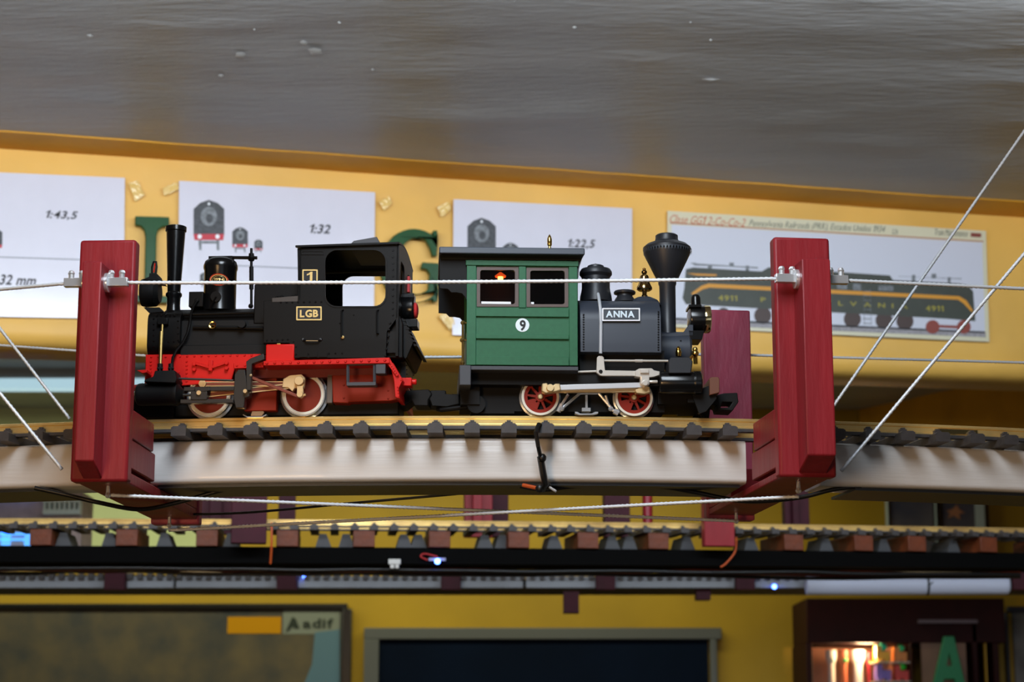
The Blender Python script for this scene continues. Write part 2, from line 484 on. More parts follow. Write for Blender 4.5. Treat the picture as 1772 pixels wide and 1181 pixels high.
trk = make_track('brass railed track curving over the white bridge under both locomotives', A1, Z1, A1.t(-.78), A1.t(.74), .0284, t_ref, M_brass, skip=(-.3045, .2215))
tj, _ = A1.hit(1650, 752, .026)
mb = MB().sweep([(.0262, -.0072), (.0275, -.0072), (.0275, -.0036), (.0262, -.0036)], stations(A1, Z1, tj - .006, tj + .009, 6))
build('rail_joiner', rel(mb, trk), mat('joiner_brass', (250, 225, 160), .15, 1.0), trk)
# white bridge beams
BT, BB, BN0, BN1 = -.0161, -.0505, .017, -.033
def beam_prof():
    r = .004; pts = []
    for cn, cz, a in ((BN0 - r, BT - r, 0), (BN1 + r, BT - r, 90), (BN1 + r, BB + r, 180), (BN0 - r, BB + r, 270)):
        for i in range(5):
            q = R(a + 22.5 * i); pts.append((cn + r * math.cos(q), cz + r * math.sin(q)))
    return pts
def beam(px0, px1, label, x0=None, x1=None):
    t0 = A1.hit(px0, 800, BN0)[0] if x0 is None else A1.t(x0)
    t1 = A1.hit(px1, 800, BN0)[0] if x1 is None else A1.t(x1)
    xm, ym = A1.pt((t0 + t1) / 2)
    k = max(8, int((t1 - t0) * A1.R / .012))
    mb = MB().sweep(beam_prof(), stations(A1, Z1, t0, t1, k))
    o = Vector((xm, ym, Z1((t0 + t1) / 2) + BB)); mb.v = [(x - o.x, y - o.y, z - o.z) for x, y, z in mb.v]
    ob = build('bridge_beam', mb, M_beam, loc=o)
    tag(ob, label, 'beam', 'white wooden beams of the bridge')
    ta_ = t0 + (.030 / A1.R if x0 is None and px0 > 1000 else .004 / A1.R); tb_ = t1 - (.030 / A1.R if px1 and px1 < 500 else .004 / A1.R)
    mb = MB().sweep([(BN0 - .007, BB - .0004), (BN1 - .022, BB - .0004), (BN1 - .022, BB - .0026), (BN0 - .007, BB - .0026)], stations(A1, Z1, ta_, tb_, k)); mb.v = [(x - o.x, y - o.y, z - o.z) for x, y, z in mb.v]
    build('steel_strip', mb, mat('strip_steel', (74, 80, 88), .35, .7), ob)
    return ob
beam(261, 1291, 'long white painted wooden beam between the two maroon supports')
beam(None, 150, 'white painted wooden beam left of the left maroon support', x0=-.78)
beam(1420, None, 'white painted wooden beam right of the right maroon support', x1=.74)

# ------------------------------------------------------------------ maroon support frames
def clamp(root, x, y, z, sgn):
    mb = MB()
    mb.box(x, x + sgn * .017, y - .003, y + .003, z - .003, z + .0035)
    mb.cyl((x - sgn * .001, y, z), (x + sgn * .0025, y, z), .0075, n=14)
    cl = build('cable_clamp', mb, M_chrome, root, bevel=.0004)
    for q in (.004, .012):
        mb = MB().cyl((x + sgn * q, y, z + .003), (x + sgn * q, y, z + .0068), .0022, n=8); mb.ball((x + sgn * q, y, z + .0075), .0026)
        build('clamp_bolt', mb, M_chrome, cl)
def support(px, pyb, pyt, rz, Y, wpx, cl0, cl1, cyt, cyb, label, depth, cy, side):
    o = P(px, pyb, Y); F = Frame(o, rz)
    root = empty('bridge_support', F, label, 'support', 'maroon bridge supports')
    hw = F.r(wpx / 2)
    zt = F.L(px, pyt)[1]
    mb = MB().box(-hw, hw, 0, .014, 0, zt)
    build('front_post', mb, M_maroon, root, bevel=.0022)
    c0 = F.L(cl0, 600, -.026)[0]; c1 = F.L(cl1, 600, -.026)[0]
    z0 = F.L(px, cyb, -.026)[1]; z1 = F.L(px, cyt, -.026)[1]
    zk = F.L(px, cyb + 32, 0)[1]; q_ = MB(); q_.prism([(-.026, z0), (0, zk), (0, z1), (-.026, z1)], c0, c1); q_.v = [(b, a, c) for a, b, c in q_.v]
    build('front_cleat', q_, M_maroon, root, bevel=.0012)
    # wooden spacers from post to beam, then the cross beam under the bridge
    t = A1.t(o.x); dz = Z1(t) - o.z
    nb = .014; ne = (1.6 - BN0) - Y - .002; nt = (1.6 - .0300) - Y
    build('spacer', MB().box(-hw * .98, hw * .98, nb, nt, dz - .0285, dz - .0065), M_maroon, root, bevel=.001)
    zc0 = .0006
    build('spacer', MB().box(-hw * .94, hw * .94, nb, ne, dz - .0508, dz - .0288), M_maroon, root, bevel=.001)
    build('crossbeam', MB().box(-hw * .9, hw * .9, nb, depth, zc0, dz - .0534), M_maroon, root, bevel=.0008)
    build('crossbeam_end', MB().box(-hw * .9, hw * .9, 1.6 + .060 - Y, depth, dz - .0533, dz - .030), M_maroon, root, bevel=.0008)
    build('rear_post', MB().box(-hw * .98, hw * .98, depth, depth + .014, zc0 - .004, zt * 1.0), mat('maroon_rough', (158, 60, 82), .5, var=.12, scale=30, bump=.5, bscale=120, stretch=(1, 1, .3)), root, bevel=.0015)
    build('rear_cleat', MB().box(c0, c1, depth + .014, depth + .036, zc0 + .02, zt - .02), M_maroon, root, bevel=.001)
    zz = F.L(px, cy, -.012)[1]
    clamp(root, c0, -.012, zz, -1); clamp(root, c1, -.012, zz, 1)
    build('cable_eye', MB().cyl((0, .03, zc0), (0, .03, zc0 - .006), .0015).ball((0, .03, zc0 - .007), .0025), M_chrome, root)
    build('cable_eye', MB().cyl((0, depth - .02, zc0), (0, depth - .02, zc0 - .006), .0015).ball((0, depth - .02, zc0 - .007), .0025), M_chrome, root)
    def wpt(x, y, z): return Vector(o) + Matrix.Rotation(rz, 3, 'Z') @ Vector((x, y, z))
    return dict(cl=wpt(c0 - .016, -.012, zz), cr=wpt(c1 + .016, -.012, zz), rl=wpt(c0, depth + .024, zz), rr=wpt(c1, depth + .024, zz),
                ef=wpt(0, .03, zc0 - .007), er=wpt(0, depth - .02, zc0 - .007), wpt=wpt, hw=hw, depth=depth, zc0=zc0, F=F)
SL = support(170, 834, 415, R(-3.0), 1.487, 102, 137, 170, 452, 798, 'left maroon wooden bridge support with cleat and cable clamps', .262, 490, -1)
SR = support(1399, 826, 411, R(6.5), 1.487, 104, 1392, 1441, 447, 788, 'right maroon wooden bridge support with cleat and cable clamps', .262, 484, 1)

# ------------------------------------------------------------------ steel cables
def cable(p0, p1, label, r=.0016, sag=0.0, name='steel_cable', m=None, group='twisted steel cables of the bridge'):
    p0 = Vector(p0); p1 = Vector(p1); L = (p1 - p0).length; k = max(4, int(L / .004))
    pts = [p0.lerp(p1, i / k) - Vector((0, 0, sag * 4 * (i / k) * (1 - i / k))) for i in range(k + 1)]
    mb = MB().tube([p - p0 for p in pts], r, 12, lobes=1, twist=300)
    o = build(name, mb, m or M_cable, loc=p0, smooth=180)
    return tag(o, label, 'cable', group)
cable(SL['cr'], SR['cl'], 'front steel guard cable running between the two maroon supports', sag=.001)
cable(SL['rr'], SR['rl'], 'rear steel guard cable behind the locomotives', sag=.001)
def to_px(p, px, py, Y): return P(px, py, Y)
def ext(p, q, f): return Vector(p) + (Vector(q) - Vector(p)) * f
pl = P(0, 501, 1.50); cable(SL['cl'], ext(SL['cl'], pl, 2.6), 'front guard cable left of the left maroon support')
pr = P(1772, 500, 1.52); cable(SR['cr'], ext(SR['cr'], pr, 2.0), 'front guard cable right of the right maroon support')
pl = P(0, 598, 1.80); cable(SL['rl'], ext(SL['rl'], pl, 2.0), 'rear guard cable left of the left maroon support', r=.0014)
pr = P(1772, 628, 1.83); cable(SR['rr'], ext(SR['rr'], pr, 2.0), 'rear guard cable right of the right maroon support', r=.0014)
# hangers up to the ceiling
def hanger(pa, pb, Ya, Yb, label):
    a = P(pa[0], pa[1], Ya); b = P(pb[0], pb[1], Yb)
    f = (ZC + .003 - a.z) / (b.z - a.z)
    a2 = ext(a, b, -.02)
    cable(a2, ext(a, b, f), label, group='hanger cables up to the ceiling')
hanger((1462, 808), (1772, 440), 1.535, 1.535, 'lower right slanting hanger cable starting at the right support foot')
hanger((1446, 698), (1772, 228), 1.74, 1.74, 'upper right slanting hanger cable rising from behind the right support')
hanger((105, 810), (0, 681), 1.535, 1.535, 'lower left slanting hanger cable ending at the left support foot')
hanger((118, 722), (0, 569), 1.74, 1.74, 'upper left slanting hanger cable going behind the left support')
# crossed cables below the bridge
cable(SL['ef'], SR['er'], 'cross cable under the bridge from left front to right back', group='crossed cables under the bridge')
cable(SR['ef'] - Vector((0, 0, .0045)), SL['er'] - Vector((0, 0, .0045)), 'cross cable under the bridge from right front to left back', group='crossed cables under the bridge')
# black wires strapped under the bridge
def wire(pts, label, r=.0018, m=None, name='black_wire', cat='wire', group=None):
    q = [P(*p) for p in pts]
    # smooth through points
    out = []
    for i in range(len(q) - 1):
        p0 = q[max(i - 1, 0)]; p1 = q[i]; p2 = q[i + 1]; p3 = q[min(i + 2, len(q) - 1)]
        for k in range(8):
            u = k / 8
            out.append(0.5 * ((2 * p1) + (-p0 + p2) * u + (2 * p0 - 5 * p1 + 4 * p2 - p3) * u * u + (-p0 + 3 * p1 - 3 * p2 + p3) * u ** 3))
    out.append(q[-1]); o0 = q[0]
    ob = build(name, MB().tube([p - o0 for p in out], r, 8), m or M_wire, loc=o0, smooth=60)
    return tag(ob, label, cat, group)
wire([(60, 845, 1.60), (115, 857, 1.60), (170, 870, 1.6), (240, 882, 1.62), (300, 872, 1.63), (380, 850, 1.63), (430, 840, 1.615)], 'thick black wire sagging under the left maroon support')
wire([(262, 884, 1.74), (285, 890, 1.74), (420, 888, 1.72), (600, 872, 1.68), (760, 858, 1.66), (900, 845, 1.63)], 'thin black wire sagging under the bridge from the left support', r=.0011)
wire([(900, 842, 1.60), (945, 848, 1.60), (1000, 842, 1.61), (1130, 842, 1.61), (1200, 852, 1.62), (1290, 868, 1.62), (1380, 862, 1.62), (1440, 848, 1.615), (1490, 842, 1.615)], 'thick black wire sagging under the right maroon support')
# strap around the beam with knots
F = Frame(P(940, 850, 1.575), 0)
root = empty('cable_tie', F, 'black cable tie strapped round the white beam at mid bridge', 'cable tie')
fb = FB(F)
fb.ptube([(945, 738, .01), (932, 735, -.020), (927, 748, -.024), (931, 772, -.020), (935, 790, -.008)], .0017)
fb.ptube([(935, 790, -.006), (940, 820, -.004), (944, 838, -.002), (938, 848, .006)], .0027)
build('strap', fb, M_wire, root)
fb = FB(F); fb.ball(F.V(938, 793, -.007), .0036, 10); fb.ball(F.V(934, 846, .003), .0036, 10); fb.ball(F.V(948, 842, .003), .003, 10)
build('knot', fb, M_wire, root)
build('heat_shrink', FB(F).ptube([(905, 840, .014), (928, 845, .008)], .0016), M_orange, root)
build('strap_end', FB(F).ptube([(948, 842, .002), (962, 851, -.002)], .001), M_chrome, root)
# ================================================================== red and black tank locomotive
def loco_frame(px):
    t, _ = A1.hit(px, 722, .024)
    x, y = A1.pt(t); return Frame((x, y, Z1(t)), t)
F = loco_frame(462)
L1 = empty('tank_locomotive', F, 'black and red model tank locomotive with tall chimney, number 1 on cab', 'locomotive')
def p1(name, fb, m, sub=None, **k):
    return build(name, fb, m, sub or L1, **k)
S = -.046
def mirror_prism(fb, pts, ya, yb, holes=()):
    q = [F.L(p[0], p[1], ya) for p in pts]; h = [[F.L(a[0], a[1], ya) for a in hh] for hh in holes]
    fb.prism(q, ya, yb, h); fb.prism(q, -yb, -ya, h); return fb
# --- cab and side tanks
side = [(456, 521), (516, 516), (514.5, 430), (690, 424), (689, 548), (670, 574), (668, 620), (509, 620), (508, 602), (500, 594), (456, 594)]
hole = rrect(563, 433, 667, 530, 20, 6)
fb = FB(F); fb.prism([F.L(*p, S) for p in side], S, S + .002, [[F.L(*p, S) for p in hole]])
cab = p1('cab_side', fb, M_black, bevel=.0003)
fb = FB(F); fb.prism([F.L(*p, S) for p in side], -S - .002, -S, [[F.L(*p, S) for p in hole]]); p1('cab_side', fb, M_black)
fb = FB(F); fb.pprism([(664, 560), (692, 546), (697, 560), (697, 620), (664, 620)], -.040, .040); p1('rear_tank', fb, M_black, bevel=.0006)
xa, _ = F.L(516, 500, S); xb, _ = F.L(689, 500, S); xt, _ = F.L(456, 560, S)
zt0 = F.L(520, 430, S)[1]; zt1 = F.L(690, 424, S)[1]; ztank = F.L(470, 521, S)[1]; zfl = F.L(560, 618, S)[1]
# cab front and rear walls with curved tops, window pairs in the rear wall
def yzwall(x, th, z0, z1, crown, holes):
    pts = [(S, z0), (-S, z0)] + [(-S + 2 * S * i / 12, z1 + crown * math.sin(math.pi * i / 12)) for i in range(13)]
    mb = MB(); mb.prism(pts, x, x + th, holes)
    mb.v = [(b, a, c) for a, b, c in mb.v]; return mb
wz0 = F.L(600, 520, S)[1]; wz1 = F.L(600, 446, S)[1]
p1('cab_front', yzwall(xa, .002, ztank, zt0, .006, []), M_black, sub=cab)
rw = [rrect(-.036, wz0, -.010, wz1, .006, 4), rrect(.010, wz0, .036, wz1, .006, 4)]
p1('cab_rear', yzwall(xb - .0015, .002, zfl, zt1, .006, rw), M_black, sub=cab)
p1('cab_floor', MB().box(xa, xb, S + .002, -S - .002, zfl + .003, zfl + .02), M_flat, sub=cab)
# roof
def roof(x0, x1, za, zb_, hw, crown, th, k=12):
    mb = MB(); vs = []; fs = []
    for x, zz in ((x0, za), (x1, zb_)):
        for i in range(k + 1): vs.append((x, -hw + 2 * hw * i / k, zz + crown * math.sin(math.pi * i / k)))
        for i in range(k + 1): vs.append((x, -hw + 2 * hw * i / k, zz + th + crown * math.sin(math.pi * i / k)))
    n = k + 1
    for i in range(k):
        fs += [(i, i + 1, 2 * n + i + 1, 2 * n + i), (n + i, 3 * n + i, 3 * n + i + 1, n + i + 1), (i, n + i, n + i + 1, i + 1), (2 * n + i, 2 * n + i + 1, 3 * n + i + 1, 3 * n + i)]
    fs += [(0, 2 * n, 3 * n, n), (k, n + k, 3 * n + k, 2 * n + k)]
    mb.add(vs, fs); return mb
rt = p1('roof', roof(F.L(512, 430, S)[0], F.L(691, 424, S)[0], zt0, zt1, .049, .006, .0018), M_black, bevel=.0003)
fb = FB(F); fb.pprism([(606, 423), (612, 417), (652, 410), (657, 419), (657, 430), (606, 430)], -.030, .030); p1('roof_hatch', fb, M_gray, sub=rt, bevel=.0004)
# tank top, firebox casing and coal
fb = FB(F); fb.box(xt, xa, S + .002, S + .018, zfl + .015, ztank - .0005); fb.box(xt, xa, -S - .018, -S - .002, zfl + .015, ztank - .0005)
p1('side_tank', fb, M_black, bevel=.0006)
fb = FB(F); fb.pbox(440, 492, 516, 560, -.026, .026); p1('firebox_casing', fb, M_black, bevel=.001)
fb = FB(F)
for i in range(14):
    fb.ball(F.V(478 + random.uniform(0, 34), 513 + random.uniform(0, 5), -.028 + random.uniform(-.006, .004)), random.uniform(.0012, .002), 6)
p1('coal', fb, M_gloss, kind='stuff')
fb = FB(F); fb.pprism([(470, 516), (516, 512), (516, 522), (470, 523)], S - .0002, S + .012); p1('tank_lid', fb, mat('lid_brown', (58, 50, 44), .5), bevel=.0005)
# window frame lip
fb = FB(F); fb.prism([F.L(a, b, S - .0006) for a, b in rrect(560, 430.5, 670, 532.5, 22, 6)], S - .0006, S + .0004, [[F.L(a, b, S - .0006) for a, b in hole]])
p1('window_lip', fb, M_black, sub=cab)
fb = FB(F); fb.prism([F.L(a, b, S - .0006) for a, b in rrect(521.5, 434, 560, 441, 1, 2)], S - .0006, S, [[F.L(a, b, S - .0006) for a, b in rrect(523, 435.5, 558.5, 439.5, 1, 2)]]); p1('name_slot', fb, M_black, sub=cab)
# rivets
fb = FB(F)
fb.row((680, 434), (680, 546), 11, S, .0009); fb.row((675, 560), (667, 616), 6, S, .0011)
fb.row((486, 524), (556, 523), 8, S, .0009); fb.row((462, 590), (498, 588), 5, S, .0009); fb.row((512, 614), (592, 612), 8, S, .0009)
fb.riv([(612, 546), (588, 560), (508, 592), (512, 601)], S, .0007)
p1('cab_rivets', fb, M_rivet, sub=cab, kind='stuff')
# plates
def plate(x0, y0, x1, y1, txt, name, tx, tm, fm, bm_, yl, bold=.035, fw=2.2, par=None):
    fb = FB(F); fb.prism([F.L(a, b, yl) for a, b in rrect(x0, y0, x1, y1, 1.2, 2)], yl - .0004, yl + .0002)
    o = p1(name, fb, bm_, sub=par)
    fb = FB(F); fb.prism([F.L(a, b, yl) for a, b in rrect(x0, y0, x1, y1, 1.2, 2)], yl - .0009, yl, [[F.L(a, b, yl) for a, b in rrect(x0 + fw, y0 + fw, x1 - fw, y1 - fw, 1.2, 2)]])
    p1('plate_rim', fb, fm, sub=o)
    a, zb2 = F.L(tx[0], tx[3], yl); b, zt2 = F.L(tx[2], tx[1], yl)
    p1('lettering', add_text(MB(), txt, a, zb2, b, zt2, yl - .0003, bold=bold, thick=.0006), tm, sub=o)
    return o
M_plate = mat('plate_gold', (246, 214, 140), .3, .25)
plate(523.5, 467, 550, 492, '1', 'number_plate', (531, 471, 541, 489), M_plate, M_plate, M_ink, S, par=L1)
plate(513, 531, 557, 555, 'LGB', 'maker_plate', (519, 536.5, 551, 550), M_plate, M_plate, M_ink, S, par=L1)
# hand rails on the cab side
for hx, y0, y1 in ((591, 537, 583), (652, 537, 577)):
    fb = FB(F); fb.ptube([(hx + 3, y0, S), (hx, y0 + 1, S - .003), (hx, y1, S - .003), (hx + 3, y1 + 1, S)], .0006, 6)
    p1('handrail', fb, M_black)
fb = FB(F); fb.ball(F.V(593, 584, S - .001), .0014); p1('door_knob', fb, M_plate)
fb = FB(F); fb.ptube([(524, 588, S), (530, 590, S - .003), (550, 590, S - .003), (556, 588, S)], .0007, 6); fb.riv([(525, 588), (555, 588)], S, .0016); p1('grab_handle', fb, M_dsteel)
fb = FB(F)
for k in range(3): fb.pbox(518 + k * 17, 611, 532 + k * 17, 618, S - .001, S)
p1('step_tread', fb, M_black)
# --- boiler, smokebox
zb_c = F.L(380, 588, 0)[1]; br = F.r(54)
p1('boiler', FB(F).lathe((0, 0, zb_c), 'x', [(br, F.L(290, 580, 0)[0]), (br, F.L(470, 580, 0)[0])], 36), M_black)
fb = FB(F)
sz0, sz1 = F.L(300, 615, -.031)[1], F.L(300, 539, -.028)[1]
pts = rrect(-.031, sz0, .031, sz1, .009, 5)
q = MB(); q.prism(pts, F.L(255, 580, -.03)[0], F.L(312, 580, -.03)[0]); q.v = [(b, a, c) for a, b, c in q.v]
sb = p1('smokebox', q, M_black, bevel=.0012)
fb = FB(F); fb.row((266, 552), (266, 600), 6, -.0311, .0008); fb.row((308, 556), (308, 600), 5, -.0311, .0008); fb.row((272, 546), (302, 546), 5, -.0311, .0008); fb.row((292, 592), (318, 592), 4, -.0311, .0008)
p1('smokebox_rivets', fb, M_rivet, sub=sb, kind='stuff')
fb = FB(F); fb.pbox(312, 598, 470, 614, -.030, .030); p1('running_board', fb, M_flat, bevel=.0005)
fb = FB(F); fb.pbox(312, 556, 456, 606, -.0255, -.010); p1('boiler_skirt', fb, M_flat)
fb = FB(F); fb.ptube([(334, 567, -.027), (420, 568, -.0275), (456, 569, -.0275)], .0016, 8); fb.ptube([(312, 545, -.024), (456, 541, -.024)], .0012, 8)
p1('boiler_pipe', fb, M_black)
fb = FB(F); fb.ply(419, 562, -.030, [(7, -.033), (7.2, -.028), (5, -.024)], 16); p1('pipe_socket', fb, M_flat)
fb = FB(F); x, z = F.L(368, 563, -.031)
fb.lathe((x, -.031, z), 'y', [(F.r(4.6), -.0005), (F.r(6.3), -.0007), (F.r(6.3), .0007), (F.r(4.6), .0005), (F.r(4.6), -.0005)], 18, cap=False)
for a in (90, 210, 330): fb.cyl((x, -.031, z), (x + .0023 * math.cos(R(a)), -.031, z + .0023 * math.sin(R(a))), .0005, n=6)
fb.cyl((x, -.0315, z), (x, -.024, z), .0005, n=6)
p1('valve_wheel', fb, M_gold)
# lantern
fb = FB(F); fb.plx(507, 0.0, [(4, 244), (24, 246), (26, 252), (25, 270), (18, 277)]); ln = p1('front_lantern', fb, M_flat)
fb = FB(F); fb.pprism([(246, 484), (258, 479), (258, 473), (271, 473), (273, 480), (281, 488)], -.009, .009); p1('lantern_cap', fb, M_flat, sub=ln, bevel=.0004)
fb = FB(F); fb.pprism([(248, 532), (276, 532), (282, 540), (258, 542)], -.008, .008); p1('lantern_foot', fb, M_flat, sub=ln, bevel=.0004)
fb = FB(F); fb.ptube([(263, 478, .0), (263, 462, .0), (266, 453, .0), (270, 453, .0), (271, 462, .0), (269, 478, .0)], .0009, 6); p1('lantern_hook', fb, M_flat, sub=ln)
fb = FB(F); fb.ptube([(266, 472, -.0012), (268, 456, -.0012)], .0006, 6); p1('hook_wire', fb, M_red, sub=ln)
# chimney and dome
fb = FB(F); fb.plz(300.5, 0, [(13, 540), (11.8, 530), (12, 516), (14.5, 512.5), (14.5, 509), (11.5, 506), (17, 402), (19, 400.5), (19, 393.5), (17, 392.5), (14.5, 394), (10, 500)])
p1('chimney', fb, M_gloss)
fb = FB(F); fb.plz(381, 0, [(30, 540), (29, 530), (29, 470), (30.6, 466), (30.6, 461), (28, 454), (20, 448.5), (8, 447)])
dm = p1('steam_dome', fb, M_gloss)
fb = FB(F)
ring = [F.L(378 + 16 * math.cos(R(a)), 484 + 10.5 * math.sin(R(a)), -.0136) for a in range(0, 360, 15)]
def wrap(fb, rad, dy):
    cx = F.L(381, 484, 0)[0]
    fb.v = [(x, -math.sqrt(max(1e-9, rad * rad - min(rad * .99, abs(x - cx)) ** 2)) + (y - dy), z) for x, y, z in fb.v]; return fb
rad = F.r(29)
fb.prism(ring, -.0005, .0003); op = p1('oval_plate', wrap(fb, rad + .0002, 0), mat('plate_orange', (196, 62, 34), .35), sub=dm)
cx, cz = F.L(378, 484, -.0136)
fb = FB(F); ex, ez = F.r(14.3), F.r(8.8)
lp = lambda k: [(cx + ex * k * math.cos(R(a)), cz + ez * k * math.sin(R(a))) for a in range(0, 360, 15)]
fb.prism(lp(1.0), -.0009, -.0003, [lp(.93)]); fb.prism(lp(.74), -.0009, -.0003, [lp(.70)])
add_text(fb, '1994', cx - F.r(8), cz - F.r(2.6), cx + F.r(9), cz + F.r(2.6), -.0004, bold=.02, thick=.0005)
p1('plate_print', wrap(fb, rad + .0002, 0), M_plate, sub=dm)
fb = FB(F); fb.ply(374, 514, -.0136, [(9.5, -.0150), (9, -.0125)], 20); fb.ptube([(374, 514, -.0152), (366, 528, -.0148), (364, 536, -.014)], .0008, 6); p1('dome_valve', fb, M_black, sub=dm)
fb = FB(F); fb.pbox(361, 443.5, 402, 449, -.004, .004); fb.ptube([(398, 446, 0), (445, 446.5, 0)], .0014, 8); fb.ball(F.V(435, 447, 0), .0032); p1('dome_lever', fb, M_black, sub=dm)
fb = FB(F); fb.ptube([(435, 430, 0), (435, 531, 0)], .0011, 8); fb.ptube([(435, 462, 0), (435, 501, 0)], .0018, 8); fb.ptube([(435, 439, 0), (435, 450, 0)], .0022, 8); fb.ball(F.V(434, 530, 0), .0022); p1('safety_valve_rod', fb, M_black)
fb = FB(F); fb.pbox(327, 505, 351, 531, -.014, .004); fb.ply(341, 521, -.014, [(4, -.016), (4.4, -.013)], 12); p1('sand_box', fb, M_black, bevel=.0005)
fb = FB(F)
fb.tube([F.V(*p) for p in [(340, 522, -.017), (335, 530, -.020), (330, 545, -.026), (328, 562, -.031), (324, 578, -.032), (316, 594, -.033), (305, 607, -.035), (299, 620, -.037), (297, 638, -.038)]], .0011, 8); p1('steam_pipe', fb, M_black)
fb = FB(F); fb.ptube([(281, 562, -.034), (278, 634, -.036)], .0011, 8); fb.ptube([(279, 574, -.0345), (277.5, 630, -.0362)], .0014, 8); p1('brass_rod', fb, mat('dull_brass', (160, 135, 80), .35, .9))
fb = FB(F); fb.pbox(272, 551, 290, 562, -.035, -.030); p1('rod_bracket', fb, M_black, bevel=.0006)
# --- red frame
fb = FB(F); fb.pprism([(252, 614), (452, 612), (452, 630), (408, 632), (400, 660), (310, 668), (252, 668)], -.030, -.027); fr = p1('frame', fb, M_red, bevel=.0004)
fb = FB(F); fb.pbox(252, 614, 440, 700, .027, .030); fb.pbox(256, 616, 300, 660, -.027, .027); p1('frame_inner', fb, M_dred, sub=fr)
fb = FB(F); fb.row((262, 618), (448, 615), 16, -.0302, .0010); fb.row((261, 626), (261, 650), 5, -.0302, .0010); fb.row((323, 626), (323, 660), 6, -.0302, .0010); fb.row((310, 645), (313, 664), 3, -.0302, .0006); p1('frame_rivets', fb, M_red, sub=fr, kind='stuff')
fb = FB(F); fb.pprism([(338, 626), (364, 634), (390, 625), (390, 630), (366, 638), (362, 638), (338, 631)], -.033, -.030); fb.pbox(361, 624, 367, 642, -.0335, -.030)
for cx_, cy_ in ((336, 631), (392, 629), (336, 640), (392, 638)): fb.ply(cx_, cy_, -.032, [(3.4, -.0335), (3.6, -.030)], 12)
p1('leaf_spring', fb, M_red, sub=fr, bevel=.0003)
fb = FB(F); fb.pprism([(404, 629), (456, 627), (456, 636), (404, 638)], -.040, -.030); fb.pprism([(456, 625), (674, 619), (674, 629), (456, 633)], -.050, -.030); fb.pprism([(456, 625), (674, 619), (690, 650), (686, 652), (670, 630)], -.048, -.044)
ft = p1('footplate', fb, M_red, bevel=.0004)
fb = FB(F); fb.row((410, 633), (452, 632), 4, -.0402, .0010); fb.row((462, 629), (666, 624), 16, -.0502, .0012); fb.row((673, 626), (688, 650), 7, -.0485, .0006); p1('footplate_rivets', fb, M_red, sub=ft, kind='stuff')
fb = FB(F); fb.pbox(460, 596, 509, 628, -.0465, -.030); p1('red_tool_box', fb, M_red, bevel=.001)
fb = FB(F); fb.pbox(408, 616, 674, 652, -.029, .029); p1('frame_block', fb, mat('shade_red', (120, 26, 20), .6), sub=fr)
# dark red hangers between and behind the wheels
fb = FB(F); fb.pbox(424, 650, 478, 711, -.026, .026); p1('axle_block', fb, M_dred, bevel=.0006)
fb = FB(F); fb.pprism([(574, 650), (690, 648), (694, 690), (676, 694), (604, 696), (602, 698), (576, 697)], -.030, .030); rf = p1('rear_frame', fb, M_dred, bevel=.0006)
fb = FB(F); fb.riv([(595, 667), (595, 689), (610, 667), (672, 676), (672, 690), (600, 664)], -.0302, .0009); p1('rear_frame_rivets', fb, M_dred, sub=rf, kind='stuff')
# rear buffer beam and buffers
fb = FB(F); fb.pprism([(674, 628), (680, 628), (697, 658), (690, 672), (692, 690), (684, 688), (682, 660)], -.046, .046); bb = p1('buffer_beam', fb, M_red, bevel=.0005)
fb = FB(F); fb.row((682, 640), (694, 658), 4, -.0462, .0007); fb.row((688, 670), (690, 686), 4, -.0462, .0007); p1('beam_rivets', fb, M_red, sub=bb, kind='stuff')
fb = FB(F); fb.pbox(688, 654, 712, 668, -.034, -.022); fb.plx(661.5, -.028, [(5.5, 711), (5, 721)], 14); p1('buffer', fb, M_red, sub=bb, bevel=.0006)
# front beam
fb = FB(F); fb.pprism([(236, 641), (254, 640), (254, 645), (246, 646)], -.046, .046); fbm = p1('front_beam', fb, M_red, bevel=.0003)
fb = FB(F); fb.plx(672, -.036, [(4, 228), (4.5, 232), (6, 233), (7, 241), (9, 247)], 16); p1('front_buffer', fb, mat('dark_buffer_red', (130, 28, 22), .5), sub=fbm)
# cylinder block
fb = FB(F); fb.plx(683, -.038, [(14, 236), (19, 239), (20, 243), (20, 300), (21, 302), (21, 308), (16, 311), (8, 318)]); cy = p1('cylinder', fb, M_flat, bevel=.0003)
fb = FB(F); fb.pprism([(249, 661), (251, 657), (265, 652), (268, 642), (302, 641), (306, 656), (303, 663)], -.050, -.026); p1('valve_chest', fb, M_flat, sub=cy, bevel=.0005)
fb = FB(F)
for q_ in (277, 296): fb.ptube([(q_, 630, -.038), (q_, 643, -.038)], .0022, 8); fb.ball(F.V(q_ - 3, 638, -.040), .0012); fb.ball(F.V(q_ + 3, 638, -.040), .0012)
p1('packing_gland', fb, M_flat, sub=cy)
fb = FB(F); fb.pbox(232, 690, 300, 722, -.024, .024); fb.pbox(228, 685, 250, 722, -.014, .014); p1('underframe', fb, M_flat)
fb = FB(F); fb.pbox(300, 700, 690, 718, -.018, .018); p1('gear_box', fb, M_flat, bevel=.001)
fb = FB(F); fb.pprism([(226, 722), (246, 721), (244, 727), (226, 727)], -.018, -.006); p1('front_guard', fb, mat('guard_cream', (222, 224, 200), .5))
